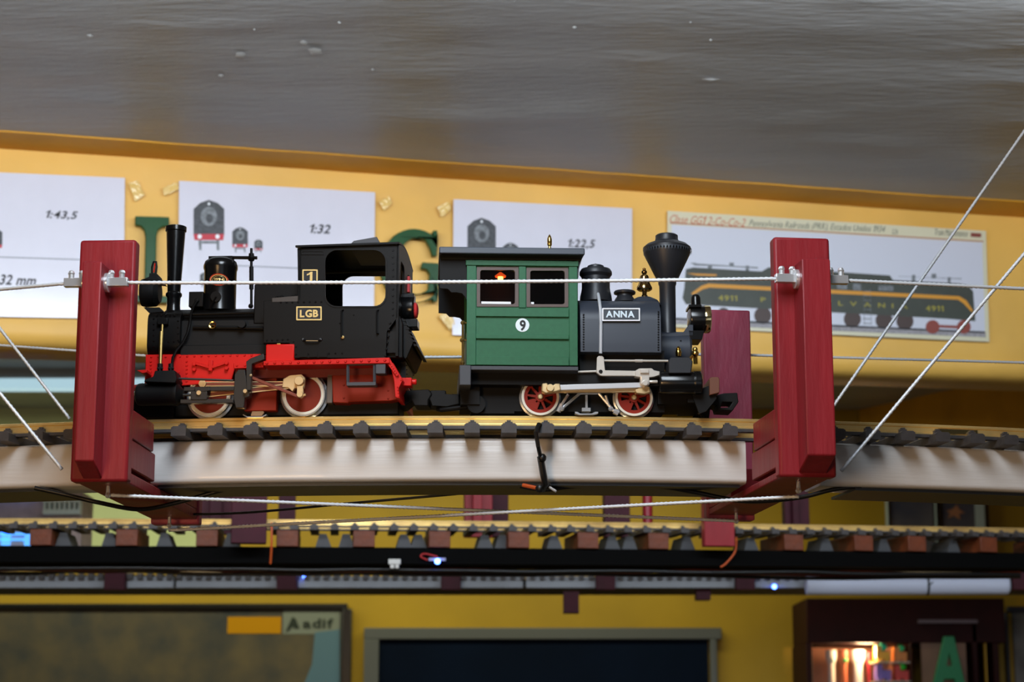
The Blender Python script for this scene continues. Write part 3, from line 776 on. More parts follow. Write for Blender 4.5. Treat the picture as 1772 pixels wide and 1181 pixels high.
# wheels
def disc_wheel(px, py, sy):
    x, z = F.L(px, py, -.027)
    z = F.r(39.0, -.027) 
    rr = z
    y0 = -.0275 if sy < 0 else .0215
    mb = MB().lathe((x, 0, z), 'y', [(rr * .80, y0 + .0008), (rr * .80, y0 + .0022), (rr * .10, y0 + .0022), (rr * .10, y0 + .006)], 36)
    mb.lathe((x, 0, z), 'y', [(rr * .16, y0 + .0003), (rr * .18, y0 + .003)], 20)
    w = p1('wheel', mb, M_wred)
    mb = MB().lathe((x, 0, z), 'y', [(rr * .80, y0 + .0008), (rr * .82, y0), (rr * .93, y0), (rr * .94, y0 + .0006)], 48, cap=False)
    p1('tire_face', mb, M_tire, sub=w)
    fl = 1 if sy < 0 else -1
    yb = y0 if sy < 0 else y0 + .006
    mb = MB().lathe((x, 0, z), 'y', [(rr * .8, yb + fl * .0004), (rr * .985, yb + fl * .0004), (rr, yb + fl * .001), (rr, yb + fl * .0046), (rr * 1.09, yb + fl * .0052), (rr * 1.09, yb + fl * .0063), (rr * .8, yb + fl * .0063)], 48, cap=False)
    p1('tread', mb, M_steel, sub=w)
    if sy < 0:
        mb = MB()
        for a in (35, 200): mb.lathe((x + rr * .52 * math.cos(R(a)), 0, z + rr * .52 * math.sin(R(a))), 'y', [(rr * .10, y0 + .0019), (rr * .10, y0 + .003)], 14)
        p1('hole', mb, M_flat, sub=w)
    return x, z, rr
wh = {}
for px_ in (362, 525):
    wh[px_] = disc_wheel(px_, 686, -1); disc_wheel(px_, 686, 1)
# motion
fb = FB(F); fb.pbox(318, 670, 405, 676, -.043, -.037); fb.pbox(312, 691.5, 404, 697.5, -.043, -.037); p1('slide_bar', fb, mat('slide_black', (40, 38, 37), .35), bevel=.0003)
fb = FB(F); fb.pprism([(336, 672), (362, 671), (364, 676), (338, 679)], -.0445, -.038); fb.pbox(330, 677, 358, 692, -.044, -.037); p1('crosshead', fb, mat('slide_black', (40, 38, 37)), bevel=.0004)
fb = FB(F); fb.ptube([(296, 655, -.040), (404, 659, -.040)], .0009, 8); fb.ptube([(310, 684, -.040), (340, 684, -.040)], .0012, 8); p1('valve_rod', fb, M_dsteel)
def rod(name, a, b, w, y0, y1, m, edge=None):
    ax, ay = a; bx, by = b; l = math.hypot(bx - ax, by - ay); nx_, ny_ = -(by - ay) / l, (bx - ax) / l
    fb = FB(F); fb.pprism([(ax + nx_ * w, ay + ny_ * w), (bx + nx_ * w, by + ny_ * w), (bx - nx_ * w, by - ny_ * w), (ax - nx_ * w, ay - ny_ * w)], y0, y1)
    o = p1(name, fb, m, bevel=.0003)
    if edge:
        fb = FB(F)
        for s in (-1, 1): fb.pprism([(ax + nx_ * w * s, ay + ny_ * w * s), (bx + nx_ * w * s, by + ny_ * w * s), (bx + nx_ * w * .62 * s, by + ny_ * w * .62 * s), (ax + nx_ * w * .62 * s, ay + ny_ * w * .62 * s)], y0 - .0004, y0 + .0004)
        p1('rod_edge', fb, edge, sub=o)
    return o
rod('coupling_rod', (352, 665), (520, 664), 4.2, -.0325, -.030, M_rodbrown, M_copper)
rod('connecting_rod', (350, 684), (505, 668), 4.6, -.0365, -.034, M_rodbrown, M_copper)
rod('eccentric_rod', (434, 653), (520, 688), 2.6, -.0425, -.040, M_rodbrown)
fb = FB(F)
for q_ in ((350, 664), (349, 684)): fb.ply(q_[0], q_[1], -.035, [(6.5 if q_[1] == 664 else 4, -.046 if q_[1] == 684 else -.035), (6.5 if q_[1] == 664 else 4, -.030)], 16)
p1('crank_pin', fb, M_copper)
fb = FB(F); fb.pprism([(490, 656), (500, 650), (522, 648), (528, 654), (526, 672), (510, 672), (506, 678), (498, 671), (488, 671)], -.038, -.033); be = p1('big_end', fb, M_copper, bevel=.0006)
fb = FB(F); fb.ply(518, 660, -.040, [(7.6, -.0425), (8.4, -.0415), (8.4, -.037)], 20); fb.pprism([(514, 668), (524, 668), (525, 684), (514, 684)], -.041, -.037); fb.ply(519, 683, -.043, [(5.2, -.0445), (5.8, -.0435), (5.8, -.038)], 16); fb.ptube([(519, 687, -.042), (529, 683, -.042)], .0009, 6); p1('return_crank', fb, M_copper, sub=be)
fb = FB(F); fb.pprism([(406, 648), (412, 640), (424, 640), (428, 668), (432, 674), (432, 686), (424, 688), (422, 706), (408, 706), (404, 690)], -.044, -.034); fb.pprism([(426, 626), (434, 620), (456, 612), (458, 622), (436, 630), (434, 676), (427, 676)], -.047, -.041); mbk = p1('motion_bracket', fb, mat('slide_black', (40, 38, 37)), bevel=.0004)
fb = FB(F); fb.ply(425, 678, -.046, [(3.4, -.0485), (3.8, -.0475), (3.8, -.044)], 14); fb.ball(F.V(434, 650, -.047), .0012); p1('pivot_pin', fb, M_copper, sub=mbk)
# pickup shoes
def shoe(fr_, x0, x1, y, par, pf):
    fb = FB(fr_); fb.pprism([(x0, y - 1), (x0 + 8, y + 3), (x1 - 8, y + 3), (x1, y - 1), (x1, y + 1), (x1 - 8, y + 5), (x0 + 8, y + 5), (x0, y + 1)], -.027, -.021); s_ = build('pickup_shoe', fb, M_chrome, par)
    fb = FB(fr_); fb.pprism([(x0 + 14, y + 2), (x0 + 18, y - 12), (x0 + 18, y - 26), (x1 - 10, y - 26), (x1 - 10, y - 12), (x1 - 4, y - 4), (x1 - 8, y + 2)], -.025, -.022); build('shoe_holder', fb, pf, s_)
shoe(F, 420, 461, 718, L1, mat('holder_tan', (150, 120, 90), .4, .4))
# cab steps
fb = FB(F)
for a, b in (((602, 631), (602, 665)), ((648, 631), (648, 665)), ((600, 665), (650, 665)), ((600, 631), (662, 629))):
    fb.ptube([(a[0], a[1], -.047), (b[0], b[1], -.047)], .0013, 6)
fb.pbox(600, 662, 650, 667, -.050, -.040); p1('cab_step', fb, M_gray)
fb = FB(F); fb.pbox(650, 630, 667, 647, -.049, -.040); p1('step_box', fb, M_gray, bevel=.0004)
fb = FB(F); fb.pbox(566, 648, 575, 698, -.029, -.020); p1('brake_hanger', fb, mat('brake_grey', (96, 84, 74), .5), bevel=.0005)
# rear bunker with slanted steps
fb = FB(F); fb.pprism([(686, 548), (700, 552), (716, 592), (704, 620), (700, 622), (684, 590)], -.034, .034); bk = p1('bunker', fb, M_black, bevel=.0005)
fb = FB(F)
for k in range(7): fb.pprism([(695 + k * 3.4, 552 + k * 7.2), (701 + k * 3.4, 553 + k * 7.2), (702 + k * 3.4, 556 + k * 7.2), (696 + k * 3.4, 556 + k * 7.2)], -.0345, .0345)
p1('bunker_slat', fb, M_black, sub=bk)
fb = FB(F); fb.pbox(694, 590, 702, 660, -.024, .024); p1('rear_panel', fb, M_black)
fb = FB(F); fb.row((690, 575), (696, 618), 6, -.0345, .0008); fb.row((703, 625), (704, 648), 4, -.0242, .0006); p1('bunker_rivets', fb, M_rivet, sub=bk, kind='stuff')
# rear lamp
fb = FB(F); fb.plx(536, -.014, [(22, 690), (24, 693), (24, 716), (22, 718)]); fb.pbox(694, 508, 716, 520, -.020, -.006); fb.pbox(700, 552, 722, 566, -.022, -.006); rl = p1('rear_lamp', fb, M_gloss, bevel=.0005)
fb = FB(F); fb.plx(538, -.014, [(15, 718), (13, 722), (6, 724)]); p1('lamp_lens', fb, mat('red_lens', (205, 60, 60), .2), sub=rl)
fb = FB(F); fb.pbox(704, 478, 709, 506, .010, .018); p1('red_marker', fb, mat('marker_red', (200, 30, 30), .3), bevel=.0004)
fb = FB(F); fb.pprism([(694, 455), (698, 452), (702, 470), (702, 496), (696, 500)], -.0, .004); p1('rear_bracket', fb, M_gray)
# couplers (loop and hook) towards the green locomotive
fb = FB(F)
fb.tube([Vector((F.L(620, 708, -.015)[0], -.014, F.L(620, 706, -.015)[1])), F.V(640, 712, -.015), F.V(668, 712, -.013), F.V(684, 704, -.006), F.V(690, 698, 0), F.V(684, 702, .008), F.V(660, 708, .014), F.V(630, 706, .015)], .0022, 8)
fb.pbox(600, 692, 690, 704, -.014, .014)
p1('rear_coupler', fb, M_flat)
fb = FB(F); fb.pprism([(688, 680), (702, 676), (742, 674), (748, 682), (742, 692), (742, 702), (716, 702), (712, 694), (700, 704), (688, 704)], -.012, .012); p1('coupler_hook', fb, M_flat, bevel=.001)
# ================================================================== green saddle tank locomotive
F = loco_frame(1010)
L2 = empty('saddle_tank_locomotive', F, 'green cab model saddle tank locomotive with diamond chimney, number 9 on cab', 'locomotive')
def p2(name, fb, m, sub=None, **k):
    return build(name, fb, m, sub or L2, **k)
S = -.047
hw1 = rrect(831, 468, 891, 527, 4, 3); hw2 = rrect(917.5, 469, 977, 527, 4, 3)
fb = FB(F)
outer = [(808, 452), (1000, 455), (1000, 633), (808, 632)]
fb.prism([F.L(a, b, S) for a, b in outer], S, S + .003, [[F.L(a, b, S) for a, b in h] for h in (hw1, hw2)])
xa, _ = F.L(808, 560, S); xb, _ = F.L(1000, 560, S); z0 = F.L(900, 632, S)[1]; z1 = F.L(900, 453, S)[1]
cab2 = p2('cab_side', fb, M_green, bevel=.0003)
fb = FB(F); fb.prism([F.L(a, b, S) for a, b in outer], -S - .003, -S, [[F.L(a, b, S) for a, b in h] for h in (hw1, hw2)]); p2('cab_side', fb, M_green)
p2('cab_end', MB().box(xa, xa + .003, S + .003, -S - .003, z0, z0 + .03), M_green); p2('cab_end', MB().box(xb - .003, xb, S + .003, -S - .003, z0, z1), M_green)
# frame strips around the panels (the panels stay recessed behind them)
fb = FB(F)
for a in ((808, 452, 823.5, 632), (984.5, 455, 1000, 633), (898, 461, 910, 533), (823.5, 533, 984.5, 549), (823.5, 578.5, 984.5, 587.5), (823.5, 616.5, 984.5, 633), (806, 450, 1001, 461)):
    d_ = .0028 if a[0] == 806 else .0019
    fb.pbox(a[0], a[1], a[2], a[3], S - d_, S)
p2('cab_strip', fb, M_green, sub=cab2, bevel=.0003)
for k, (h, o4) in enumerate(((hw1, (825, 462, 897.5, 531.5)), (hw2, (911, 463.5, 983.5, 532)))):
    fb = FB(F); fb.prism([F.L(a, b, S) for a, b in rrect(*o4, 1, 2)], S - .0007, S + .002, [[F.L(a, b, S) for a, b in h]])
    wf = p2('window_frame', fb, M_brown, sub=cab2, bevel=.0002)
    fb = FB(F); fb.pbox(o4[0] + 3, o4[1] + 3, o4[2] - 3, o4[3] - 3, S + .0022, S + .0028); p2('window_pane', fb, M_glass, sub=cab2)
p2('cab_inside', MB().box(xa + .003, xb - .004, S + .035, -S - .004, z0, z1), M_flat, sub=cab2)
fb = FB(F); fb.ball(F.V(866, 482, S + .012), .0022, 12); p2('lamp_bulb', fb, mat('bulb_orange', (255, 150, 60), .4, emit=(255, 120, 40), est=40))
fb = FB(F); fb.lathe(F.V(866, 478, S + .012), 'z', [(.0008, .003), (.0046, 0), (.0042, -.001)], 16); p2('lamp_shade', fb, mat('shade_orange', (220, 100, 40), .4, emit=(255, 90, 30), est=1.2))
fb = FB(F); fb.pbox(833, 522, 884, 526.5, S + .0005, S + .002); fb.pbox(919, 523, 924, 526.5, S + .0005, S + .002); p2('window_light_strip', fb, M_white)  # white strips stand in for the light along the window bottoms
# number disc
fb = FB(F); fb.ply(904, 563, S, [(12.2, S - .0004), (12.2, S + .0002)], 32); nd = p2('number_disc', fb, mat('disc_white', (232, 244, 250), .4))
a, zb2 = F.L(899.3, 573, S); b, zt2 = F.L(909.8, 554.5, S)
p2('lettering', add_text(MB(), '9', a, zb2, b, zt2, S - .0003, bold=.03, thick=.0004), M_ink, sub=nd)
# roof
zr = F.L(900, 440, -.058)[1]; zr2 = F.L(900, 428.5, -.058)[1]
xr0 = F.L(760, 440, -.058)[0]; xr1 = F.L(1012, 440, -.058)[0]
rf2 = p2('roof', roof(xr0, xr1, zr, zr, .058, .004, zr2 - zr), mat('roof_grey', (66, 74, 86), .45), bevel=.0008)
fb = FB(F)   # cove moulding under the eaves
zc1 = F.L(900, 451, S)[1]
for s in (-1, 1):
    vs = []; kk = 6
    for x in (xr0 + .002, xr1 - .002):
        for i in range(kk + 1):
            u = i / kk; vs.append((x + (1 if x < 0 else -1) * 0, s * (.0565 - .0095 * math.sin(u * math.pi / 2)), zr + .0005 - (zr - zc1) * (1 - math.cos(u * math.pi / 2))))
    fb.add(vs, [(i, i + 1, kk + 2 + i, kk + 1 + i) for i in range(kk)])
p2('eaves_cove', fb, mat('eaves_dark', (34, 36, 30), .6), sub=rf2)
# dark rear valance with curved lower edge
fb = FB(F); val = [(761, 438), (808, 445), (808, 520), (805, 514), (800, 508), (790, 506), (781, 506), (775, 500), (761, 499)]
fb.prism([F.L(a, b, S) for a, b in val], S, S + .003); p2('rear_valance', fb, M_flat, sub=rf2)
fb = FB(F); fb.prism([F.L(a, b, S) for a, b in val], -S - .003, -S); p2('rear_valance', fb, M_flat, sub=rf2)
fb = FB(F); fb.prism([F.L(a, b, S) for a, b in [(998, 442), (1010, 440), (1005, 452), (1002, 466), (1001, 480), (998, 480)]], S, -S); p2('front_bracket', fb, M_dgray, sub=rf2)
fb = FB(F); fb.plz(951, 0, [(3.6, 440), (3.6, 432), (2.4, 427), (4.2, 424), (4.2, 414), (2.5, 409), (.5, 406)], 14); p2('whistle', fb, M_gold)
# sill, rear beam, handrail
fb = FB(F); fb.pbox(812, 633, 1001, 642, S - .001, -S + .001); p2('cab_sill', fb, M_gray, bevel=.0005)
fb = FB(F); fb.pbox(795, 632, 815, 667, -.050, .050); p2('rear_beam', fb, M_gray, bevel=.0006)
fb = FB(F); fb.ptube([(801, 556, -.046), (801, 632, -.046)], .0010, 8); fb.ball(F.V(801, 559, -.046), .0020); fb.ball(F.V(800, 589, -.046), .0020); fb.ball(F.V(801, 628, -.046), .0018); fb.ptube([(801, 559, -.046), (808, 559, -.046)], .0006, 6); fb.ptube([(801, 589, -.046), (809, 589, -.046)], .0008, 6); p2('brass_handrail', fb, mat('dull_brass', (160, 135, 80)))
# underframe
fb = FB(F); fb.pbox(797, 642, 1140, 668, -.034, .034); fb.pbox(797, 667, 830, 700, -.026, .026); fb.pbox(815, 668, 890, 716, -.019, .019); fb.pbox(890, 668, 1150, 714, -.019, .019); p2('underframe', fb, M_flat)
fb = FB(F); fb.pbox(1003, 606, 1150, 645, -.032, .032); p2('frame_side', fb, M_flat)
fb = FB(F); fb.ply(824, 700, -.023, [(16, -.024), (16, -.019)], 24); p2('guard_plate', fb, M_flat)
# saddle tank
r_ = F.r(57, 0); zt = F.L(1075, 519, -.018)[1]; zb3 = F.L(1075, 610, -.043)[1]
pts = [(-.043, zb3)] + [(-.043 * math.cos(R(a)) ** .75 if a < 90 else .043 * abs(math.cos(R(a))) ** .75, zt - .022 + .022 * math.sin(R(a)) ** 1.0) for a in range(0, 181, 9)] + [(.043, zb3)]
q = MB(); q.prism(pts, F.L(1004, 565, -.043)[0], F.L(1144, 565, -.043)[0]); q.v = [(b, a, c) for a, b, c in q.v]
tank = p2('saddle_tank', q, M_boiler, bevel=.0010, smooth=25)
fb = FB(F); fb.row((1010, 545), (1010, 605), 15, -.0431, .0008); fb.row((1139.5, 540), (1139.5, 606), 16, -.0431, .0008); p2('tank_rivets', fb, M_flat, sub=tank, kind='stuff')
def plate2(x0, y0, x1, y1, txt, tx):
    fb = FB(F); fb.pprism(rrect(x0, y0, x1, y1, 1, 2), -.0448, -.040); o = p2('name_plate', fb, mat('plate_slate', (58, 66, 76), .5))
    fb = FB(F); fb.prism([F.L(a, b, -.045) for a, b in rrect(x0, y0, x1, y1, 1, 2)], -.0454, -.0446, [[F.L(a, b, -.045) for a, b in rrect(x0 + 2.2, y0 + 2.2, x1 - 2.2, y1 - 2.2, .8, 2)]]); p2('plate_rim', fb, M_white, sub=o)
    a, zb2 = F.L(tx[0], tx[3], -.045); b, zt2 = F.L(tx[2], tx[1], -.045)
    p2('lettering', add_text(MB(), txt, a, zb2, b, zt2, -.0447, bold=.035, thick=.0006), mat('print_blue_white', (220, 238, 250), .5), sub=o)
plate2(1042, 533.5, 1107.5, 556, 'ANNA', (1048.5, 538.5, 1098, 549.5))
# domes, bell
fb = FB(F); fb.plz(1031, 0, [(29, 524), (28, 514), (26, 506), (25, 500), (25, 481), (29, 476), (29, 472), (26, 467), (15, 464), (14.5, 461), (11, 459.5), (4, 458.5), (2, 457)]); p2('sand_dome', fb, M_dgray)
fb = FB(F); fb.plz(1081, 0, [(20, 524), (17, 518), (14, 514), (14, 509), (19, 509), (19.5, 506.5), (18, 504.5), (8, 503.5)]); p2('filler_dome', fb, M_dgray)
fb = FB(F); fb.plz(1115, 0, [(30, 530), (24, 521), (14, 516), (6, 514.5)]); p2('bell_mount', fb, M_boiler)
fb = FB(F); fb.plz(1115, 0, [(5.5, 516), (5.5, 512), (4, 510), (4.5, 503.5), (11, 503.5), (14, 501), (14, 498.5), (10.5, 492), (8.5, 486), (8, 480), (6.5, 477), (3, 475.5), (4.8, 473), (5, 470), (2.6, 467.5), (3.2, 465.5), (1, 464)], 20); p2('bell', fb, mat('bell_brass', (190, 160, 105), .12, 1.0))
# chimney
fb = FB(F); fb.plz(1155, 0, [(15, 590), (15, 576), (14, 574), (14.5, 496), (16, 492), (16, 488), (19, 484), (41, 441), (41.5, 437), (37, 436), (42.5, 434), (42.5, 429.5), (36, 424), (21.5, 418.5), (20, 414), (20, 408.5), (17, 406.5), (11, 408), (10, 420)], 36); ch2 = p2('chimney', fb, M_dgray)
fb = FB(F); cx, _ = F.L(1155, 437, 0); zt3 = F.L(1155, 433, 0)[1]; zl3 = F.L(1155, 441, 0)[1]; rr = F.r(43.2)
vs = []; fs = []; N_ = 48
for i in range(N_):
    for k_, (u, z) in enumerate(((0, zt3), (.5, zl3), (1, zt3))):
        t = 2 * math.pi * (i + u) / N_; vs.append((cx + rr * math.cos(t), rr * math.sin(t), z))
    fs.append((3 * i, 3 * i + 1, 3 * i + 2))
fb.add(vs, fs); p2('dentil_ring', fb, mat('dentil', (58, 64, 72), .4), sub=ch2)
# smokebox, headlight
fb = FB(F); fb.plx(608, 0, [(34, 1140), (34, 1190), (30, 1194)], 36); smk = p2('smokebox', fb, M_boiler)
fb = FB(F); fb.riv([(1178, 590), (1180, 601)], -.0150, .0007); p2('smokebox_bolt', fb, M_flat, sub=smk)
fb = FB(F); fb.pprism([(1140, 578), (1182, 576), (1192, 562), (1200, 562), (1200, 582), (1140, 584)], -.012, .012); p2('lamp_bracket', fb, M_boiler, bevel=.0006)
fb = FB(F); fb.plx(553, 0, [(12, 1190), (23.5, 1193), (24.5, 1196), (24.5, 1219), (23.5, 1220)]); fb.pbox(1192, 527, 1214, 532, -.010, .010); fb.plz(1204, 0, [(9, 530), (8.5, 516), (6, 511), (2, 509.5)], 16); fb.pprism([(1191, 572), (1219, 572), (1215, 588), (1194, 588)], -.012, .012); hl = p2('headlight', fb, M_gloss, bevel=.0004)
fb = FB(F); fb.plx(553, 0, [(24.5, 1218), (25, 1220), (25, 1227), (23, 1228.5), (20, 1228.5), (20, 1224)]); p2('headlight_ring', fb, mat('ring_brass', (245, 225, 170), .1, 1.0), sub=hl)
fb = FB(F); fb.plx(553, 0, [(20, 1223), (20, 1225), (12, 1227), (3, 1228)]); p2('headlight_lens', fb, mat('lens', (210, 215, 220), .05, trans=.6), sub=hl)
fb = FB(F); fb.plz(1174, -.022, [(5, 617), (5.5, 610), (5, 607), (4, 606), (4.5, 604), (1.5, 600)], 14); p2('brass_cock', fb, M_gold)
fb = FB(F); fb.ball(F.V(1203, 612, -.015), .0030, 12); fb.ball(F.V(1203, 605, -.013), .0022, 10); fb.ptube([(1203, 612, -.015), (1194, 621, -.015)], .0013, 8); fb.ptube([(1203, 612, -.012), (1204, 630, -.012)], .0018, 8); p2('brass_valve', fb, M_gold)
# cylinder
fb = FB(F); fb.plx(663, -.040, [(18, 1140), (20, 1144), (20, 1200), (21, 1201), (21, 1212), (17, 1214)]); cy2 = p2('cylinder', fb, M_gloss, bevel=.0003)
fb = FB(F); fb.pprism([(1157, 646), (1157, 626), (1160, 619), (1194, 619), (1199, 626), (1196, 646)], -.050, -.028); p2('valve_chest', fb, M_dgray, sub=cy2, bevel=.0006)
fb = FB(F); fb.pbox(1138, 660, 1205, 700, -.026, .026); p2('front_underframe', fb, M_flat)
# spoked wheels
def spoked(px, py, sy, ph):
    x, _ = F.L(px, py, -.027); rr = F.r(33.2, -.027); z = rr
    y0 = -.0275 if sy < 0 else .0215
    mb = MB()
    mb.lathe((x, 0, z), 'y', [(rr * .68, y0 + .001), (rr * .86, y0 + .001), (rr * .86, y0 + .005), (rr * .68, y0 + .005), (rr * .68, y0 + .001)], 40, cap=False)
    mb.lathe((x, 0, z), 'y', [(rr * .26, y0 + .0002), (rr * .28, y0 + .006)], 20)
    for k in range(9):
        a = R(ph + k * 40); c, s = math.cos(a), math.sin(a)
        w0, w1 = rr * .075, rr * .05
        pp = [(x + c * rr * .2 - s * w0, z + s * rr * .2 + c * w0), (x + c * rr * .2 + s * w0, z + s * rr * .2 - c * w0), (x + c * rr * .72 + s * w1, z + s * rr * .72 - c * w1), (x + c * rr * .72 - s * w1, z + s * rr * .72 + c * w1)]
        mb.prism(pp, y0 + .0012, y0 + .0045)
    aa = [R(195 + i * 6) for i in range(11)]
    mb.prism([(x + rr * .72 * math.cos(t), z + rr * .72 * math.sin(t)) for t in aa] + [(x + rr * .36 * math.cos(t), z + rr * .36 * math.sin(t)) for t in aa[::-1]], y0 + .0008, y0 + .0045)
    w = p2('wheel', mb, mat('wheel_red', (146, 36, 14), .45, spec=.2))
    fl = 1 if sy < 0 else -1; yb = y0 if sy < 0 else y0 + .006
    p2('tire_face', MB().lathe((x, 0, z), 'y', [(rr * .86, y0 + .001), (rr * .87, y0), (rr * .985, y0), (rr * .99, y0 + .0006)], 48, cap=False), M_tire, sub=w)
    p2('tread', MB().lathe((x, 0, z), 'y', [(rr * .86, yb + fl * .0005), (rr, yb + fl * .0005), (rr, yb + fl * .0046), (rr * 1.1, yb + fl * .0052), (rr * 1.1, yb + fl * .0063), (rr * .86, yb + fl * .0063)], 48, cap=False), M_steel, sub=w)
    p2('web', MB().lathe((x, 0, z), 'y', [(rr * .86, yb + fl * .0058), (rr * .1, yb + fl * .0062)], 30), M_flat, sub=w)
    p2('axle_cap', MB().lathe((x, 0, z), 'y', [(rr * .1, y0 - .0014), (rr * .15, y0 - .0008), (rr * .15, y0 + .001)], 18), M_copper, sub=w)
for px_ in (935, 1097):
    spoked(px_, 686, -1, 12); spoked(px_, 686, 1, 12)
# motion work
def rod2(name, a, b, w, y0, y1, m, sub=None):
    ax, ay = a; bx, by = b; l = math.hypot(bx - ax, by - ay); nx_, ny_ = -(by - ay) / l, (bx - ax) / l
    fb = FB(F); fb.pprism([(ax + nx_ * w, ay + ny_ * w), (bx + nx_ * w, by + ny_ * w), (bx - nx_ * w, by - ny_ * w), (ax - nx_ * w, ay - ny_ * w)], y0, y1)
    return p2(name, fb, m, sub=sub, bevel=.0003)
rod2('main_rod', (950, 671.5), (1113, 666.5), 4.6, -.040, -.036, mat('bright_rod', (236, 238, 242), .25, .4))
rod2('side_rod', (950, 676.5), (1112, 676), 3.2, -.036, -.032, M_copper)
fb = FB(F); fb.pprism([(938, 664), (947, 663), (949, 667), (957, 667), (960, 664), (969, 664), (971, 676), (960, 679), (944, 681), (937, 677)], -.042, -.034); be2 = p2('big_end', fb, M_copper, bevel=.0008)
fb = FB(F); fb.ply(952, 672, -.042, [(6, -.0445), (6.8, -.0435), (6.8, -.040)], 16); p2('crank_pin', fb, M_copper, sub=be2)
fb = FB(F); fb.pprism([(1033, 619), (1036, 616), (1042, 616), (1045, 619), (1047, 641), (1100, 642), (1100, 651), (1044, 651), (1038, 650), (1032, 645)], -.043, -.040); bc = p2('bell_crank', fb, M_nickel, bevel=.0004)
fb = FB(F); fb.ply(1039.5, 643.5, -.043, [(3.4, -.0434), (3.4, -.041)], 16); p2('crank_hole', fb, M_flat, sub=bc)
fb = FB(F); fb.pprism([(1099, 642), (1106, 638), (1128, 637.5), (1132, 641), (1142, 643), (1142, 649), (1132, 652), (1124, 653), (1124, 666), (1116, 670), (1108, 664), (1108, 653), (1099, 652)], -.045, -.037); ch3 = p2('crosshead', fb, M_nickel, bevel=.0006)
fb = FB(F); fb.pbox(1108, 639, 1123, 646, -.047, -.044); fb.ptube([(1122, 661, -.042), (1138, 661, -.042)], .0013, 8); fb.ply(1116, 664, -.044, [(5, -.047), (5.5, -.046), (5.5, -.040)], 16); p2('slipper', fb, M_nickel, sub=ch3, bevel=.0004)
fb = FB(F); fb.pprism([(1099, 675), (1106, 671), (1124, 669), (1126, 679), (1118, 682), (1100, 680)], -.039, -.031); p2('rod_end', fb, M_copper, bevel=.0006)
fb = FB(F); fb.ptube([(1035, 509, -.028), (1037, 520, -.040), (1039, 535, -.0450), (1040, 560, -.0450), (1039.5, 612, -.0450)], .0013, 8); p2('reach_rod', fb, mat('reach_white', (215, 222, 230), .3, .3))
fb = FB(F); fb.ptube([(1045, 624.5, -.040), (1156, 625, -.040)], .0009, 8); fb.ptube([(1099, 624.8, -.0401), (1112, 624.9, -.0401)], .0012, 8); fb.ptube([(1000, 644, -.036), (1033, 643, -.036)], .0009, 8); p2('valve_rod', fb, M_nickel)
# sprung truss and pickup shoe
fb = FB(F)
def bar(a, b, w=.0012): fb.ptube([(a[0], a[1], -.026), (b[0], b[1], -.026)], w, 6)
bar((966, 713), (1004, 681)); bar((1004, 681), (1036, 681)); bar((1036, 681), (1062, 712)); bar((972, 700), (983, 683)); bar((1048, 685), (1053, 703)); bar((972, 700), (966, 713), .002); bar((1062, 712), (1070, 716), .0022)
fb.ball(F.V(972, 708, -.027), .0022); fb.ball(F.V(1057, 708, -.027), .0022)
p2('brake_rigging', fb, mat('bright_rig', (225, 228, 232), .18, .6))
fb = FB(F); fb.pbox(1013, 684, 1017, 706, -.026, -.022); fb.pbox(1007, 706, 1022, 712, -.027, -.020); p2('shoe_spring', fb, mat('bright_rig', (225, 228, 232)))
fb = FB(F); fb.pprism([(995, 713), (999, 713), (1004, 716), (1024, 716), (1030, 713), (1035, 713), (1035, 716), (1028, 718), (1002, 718.5), (995, 716)], -.028, -.021); p2('pickup_shoe', fb, mat('bright_rig', (225, 228, 232)))
# pilot beam, cow catcher, coupler
fb = FB(F); fb.pprism([(1228, 655), (1231, 653), (1243, 653), (1245, 656), (1245, 680), (1228, 684)], -.040, .040); pb_ = p2('pilot_beam', fb, M_wbeam, bevel=.0004)
fb = FB(F)
for k in range(9):
    yy = -.034 + k * .0085
    a = F.V(1236, 672, -.03); c = F.V(1206 + abs(k - 4) * 0, 717, -.03)
    fb.tube([(a.x + .001, yy * 1.0, a.z), (c.x + .012 - abs(yy) * .3, yy * .8, c.z)], .0016, 6)
fb.pprism([(1196, 680), (1236, 664), (1240, 690), (1222, 712), (1210, 716)], -.036, -.033); fb.pbox(1190, 690, 1230, 697, -.034, .034)
p2('cow_catcher', fb, M_flat)
fb = FB(F); fb.pprism([(1232, 686), (1252, 681), (1276, 680), (1278, 696), (1268, 711), (1242, 710), (1240, 702), (1232, 700)], -.012, .012, [[(1250, 696), (1268, 696), (1262, 705), (1247, 706)]]); p2('front_coupler', fb, M_flat, bevel=.0006)
fb = FB(F); fb.pprism([(744, 676), (772, 676), (772, 682), (795, 684), (796, 700), (780, 704), (746, 702), (742, 690)], -.011, .011); fb.pbox(780, 682, 796, 696, -.009, .009); p2('coupler_hook', fb, M_flat, bevel=.001)
fb = FB(F); fb.tube([F.V(812, 704, -.014), F.V(780, 708, -.014), F.V(764, 710, -.010), F.V(758, 709, 0), F.V(764, 707, .010), F.V(780, 706, .014), F.V(812, 702, .014)], .0018, 8); p2('rear_coupler', fb, M_flat)
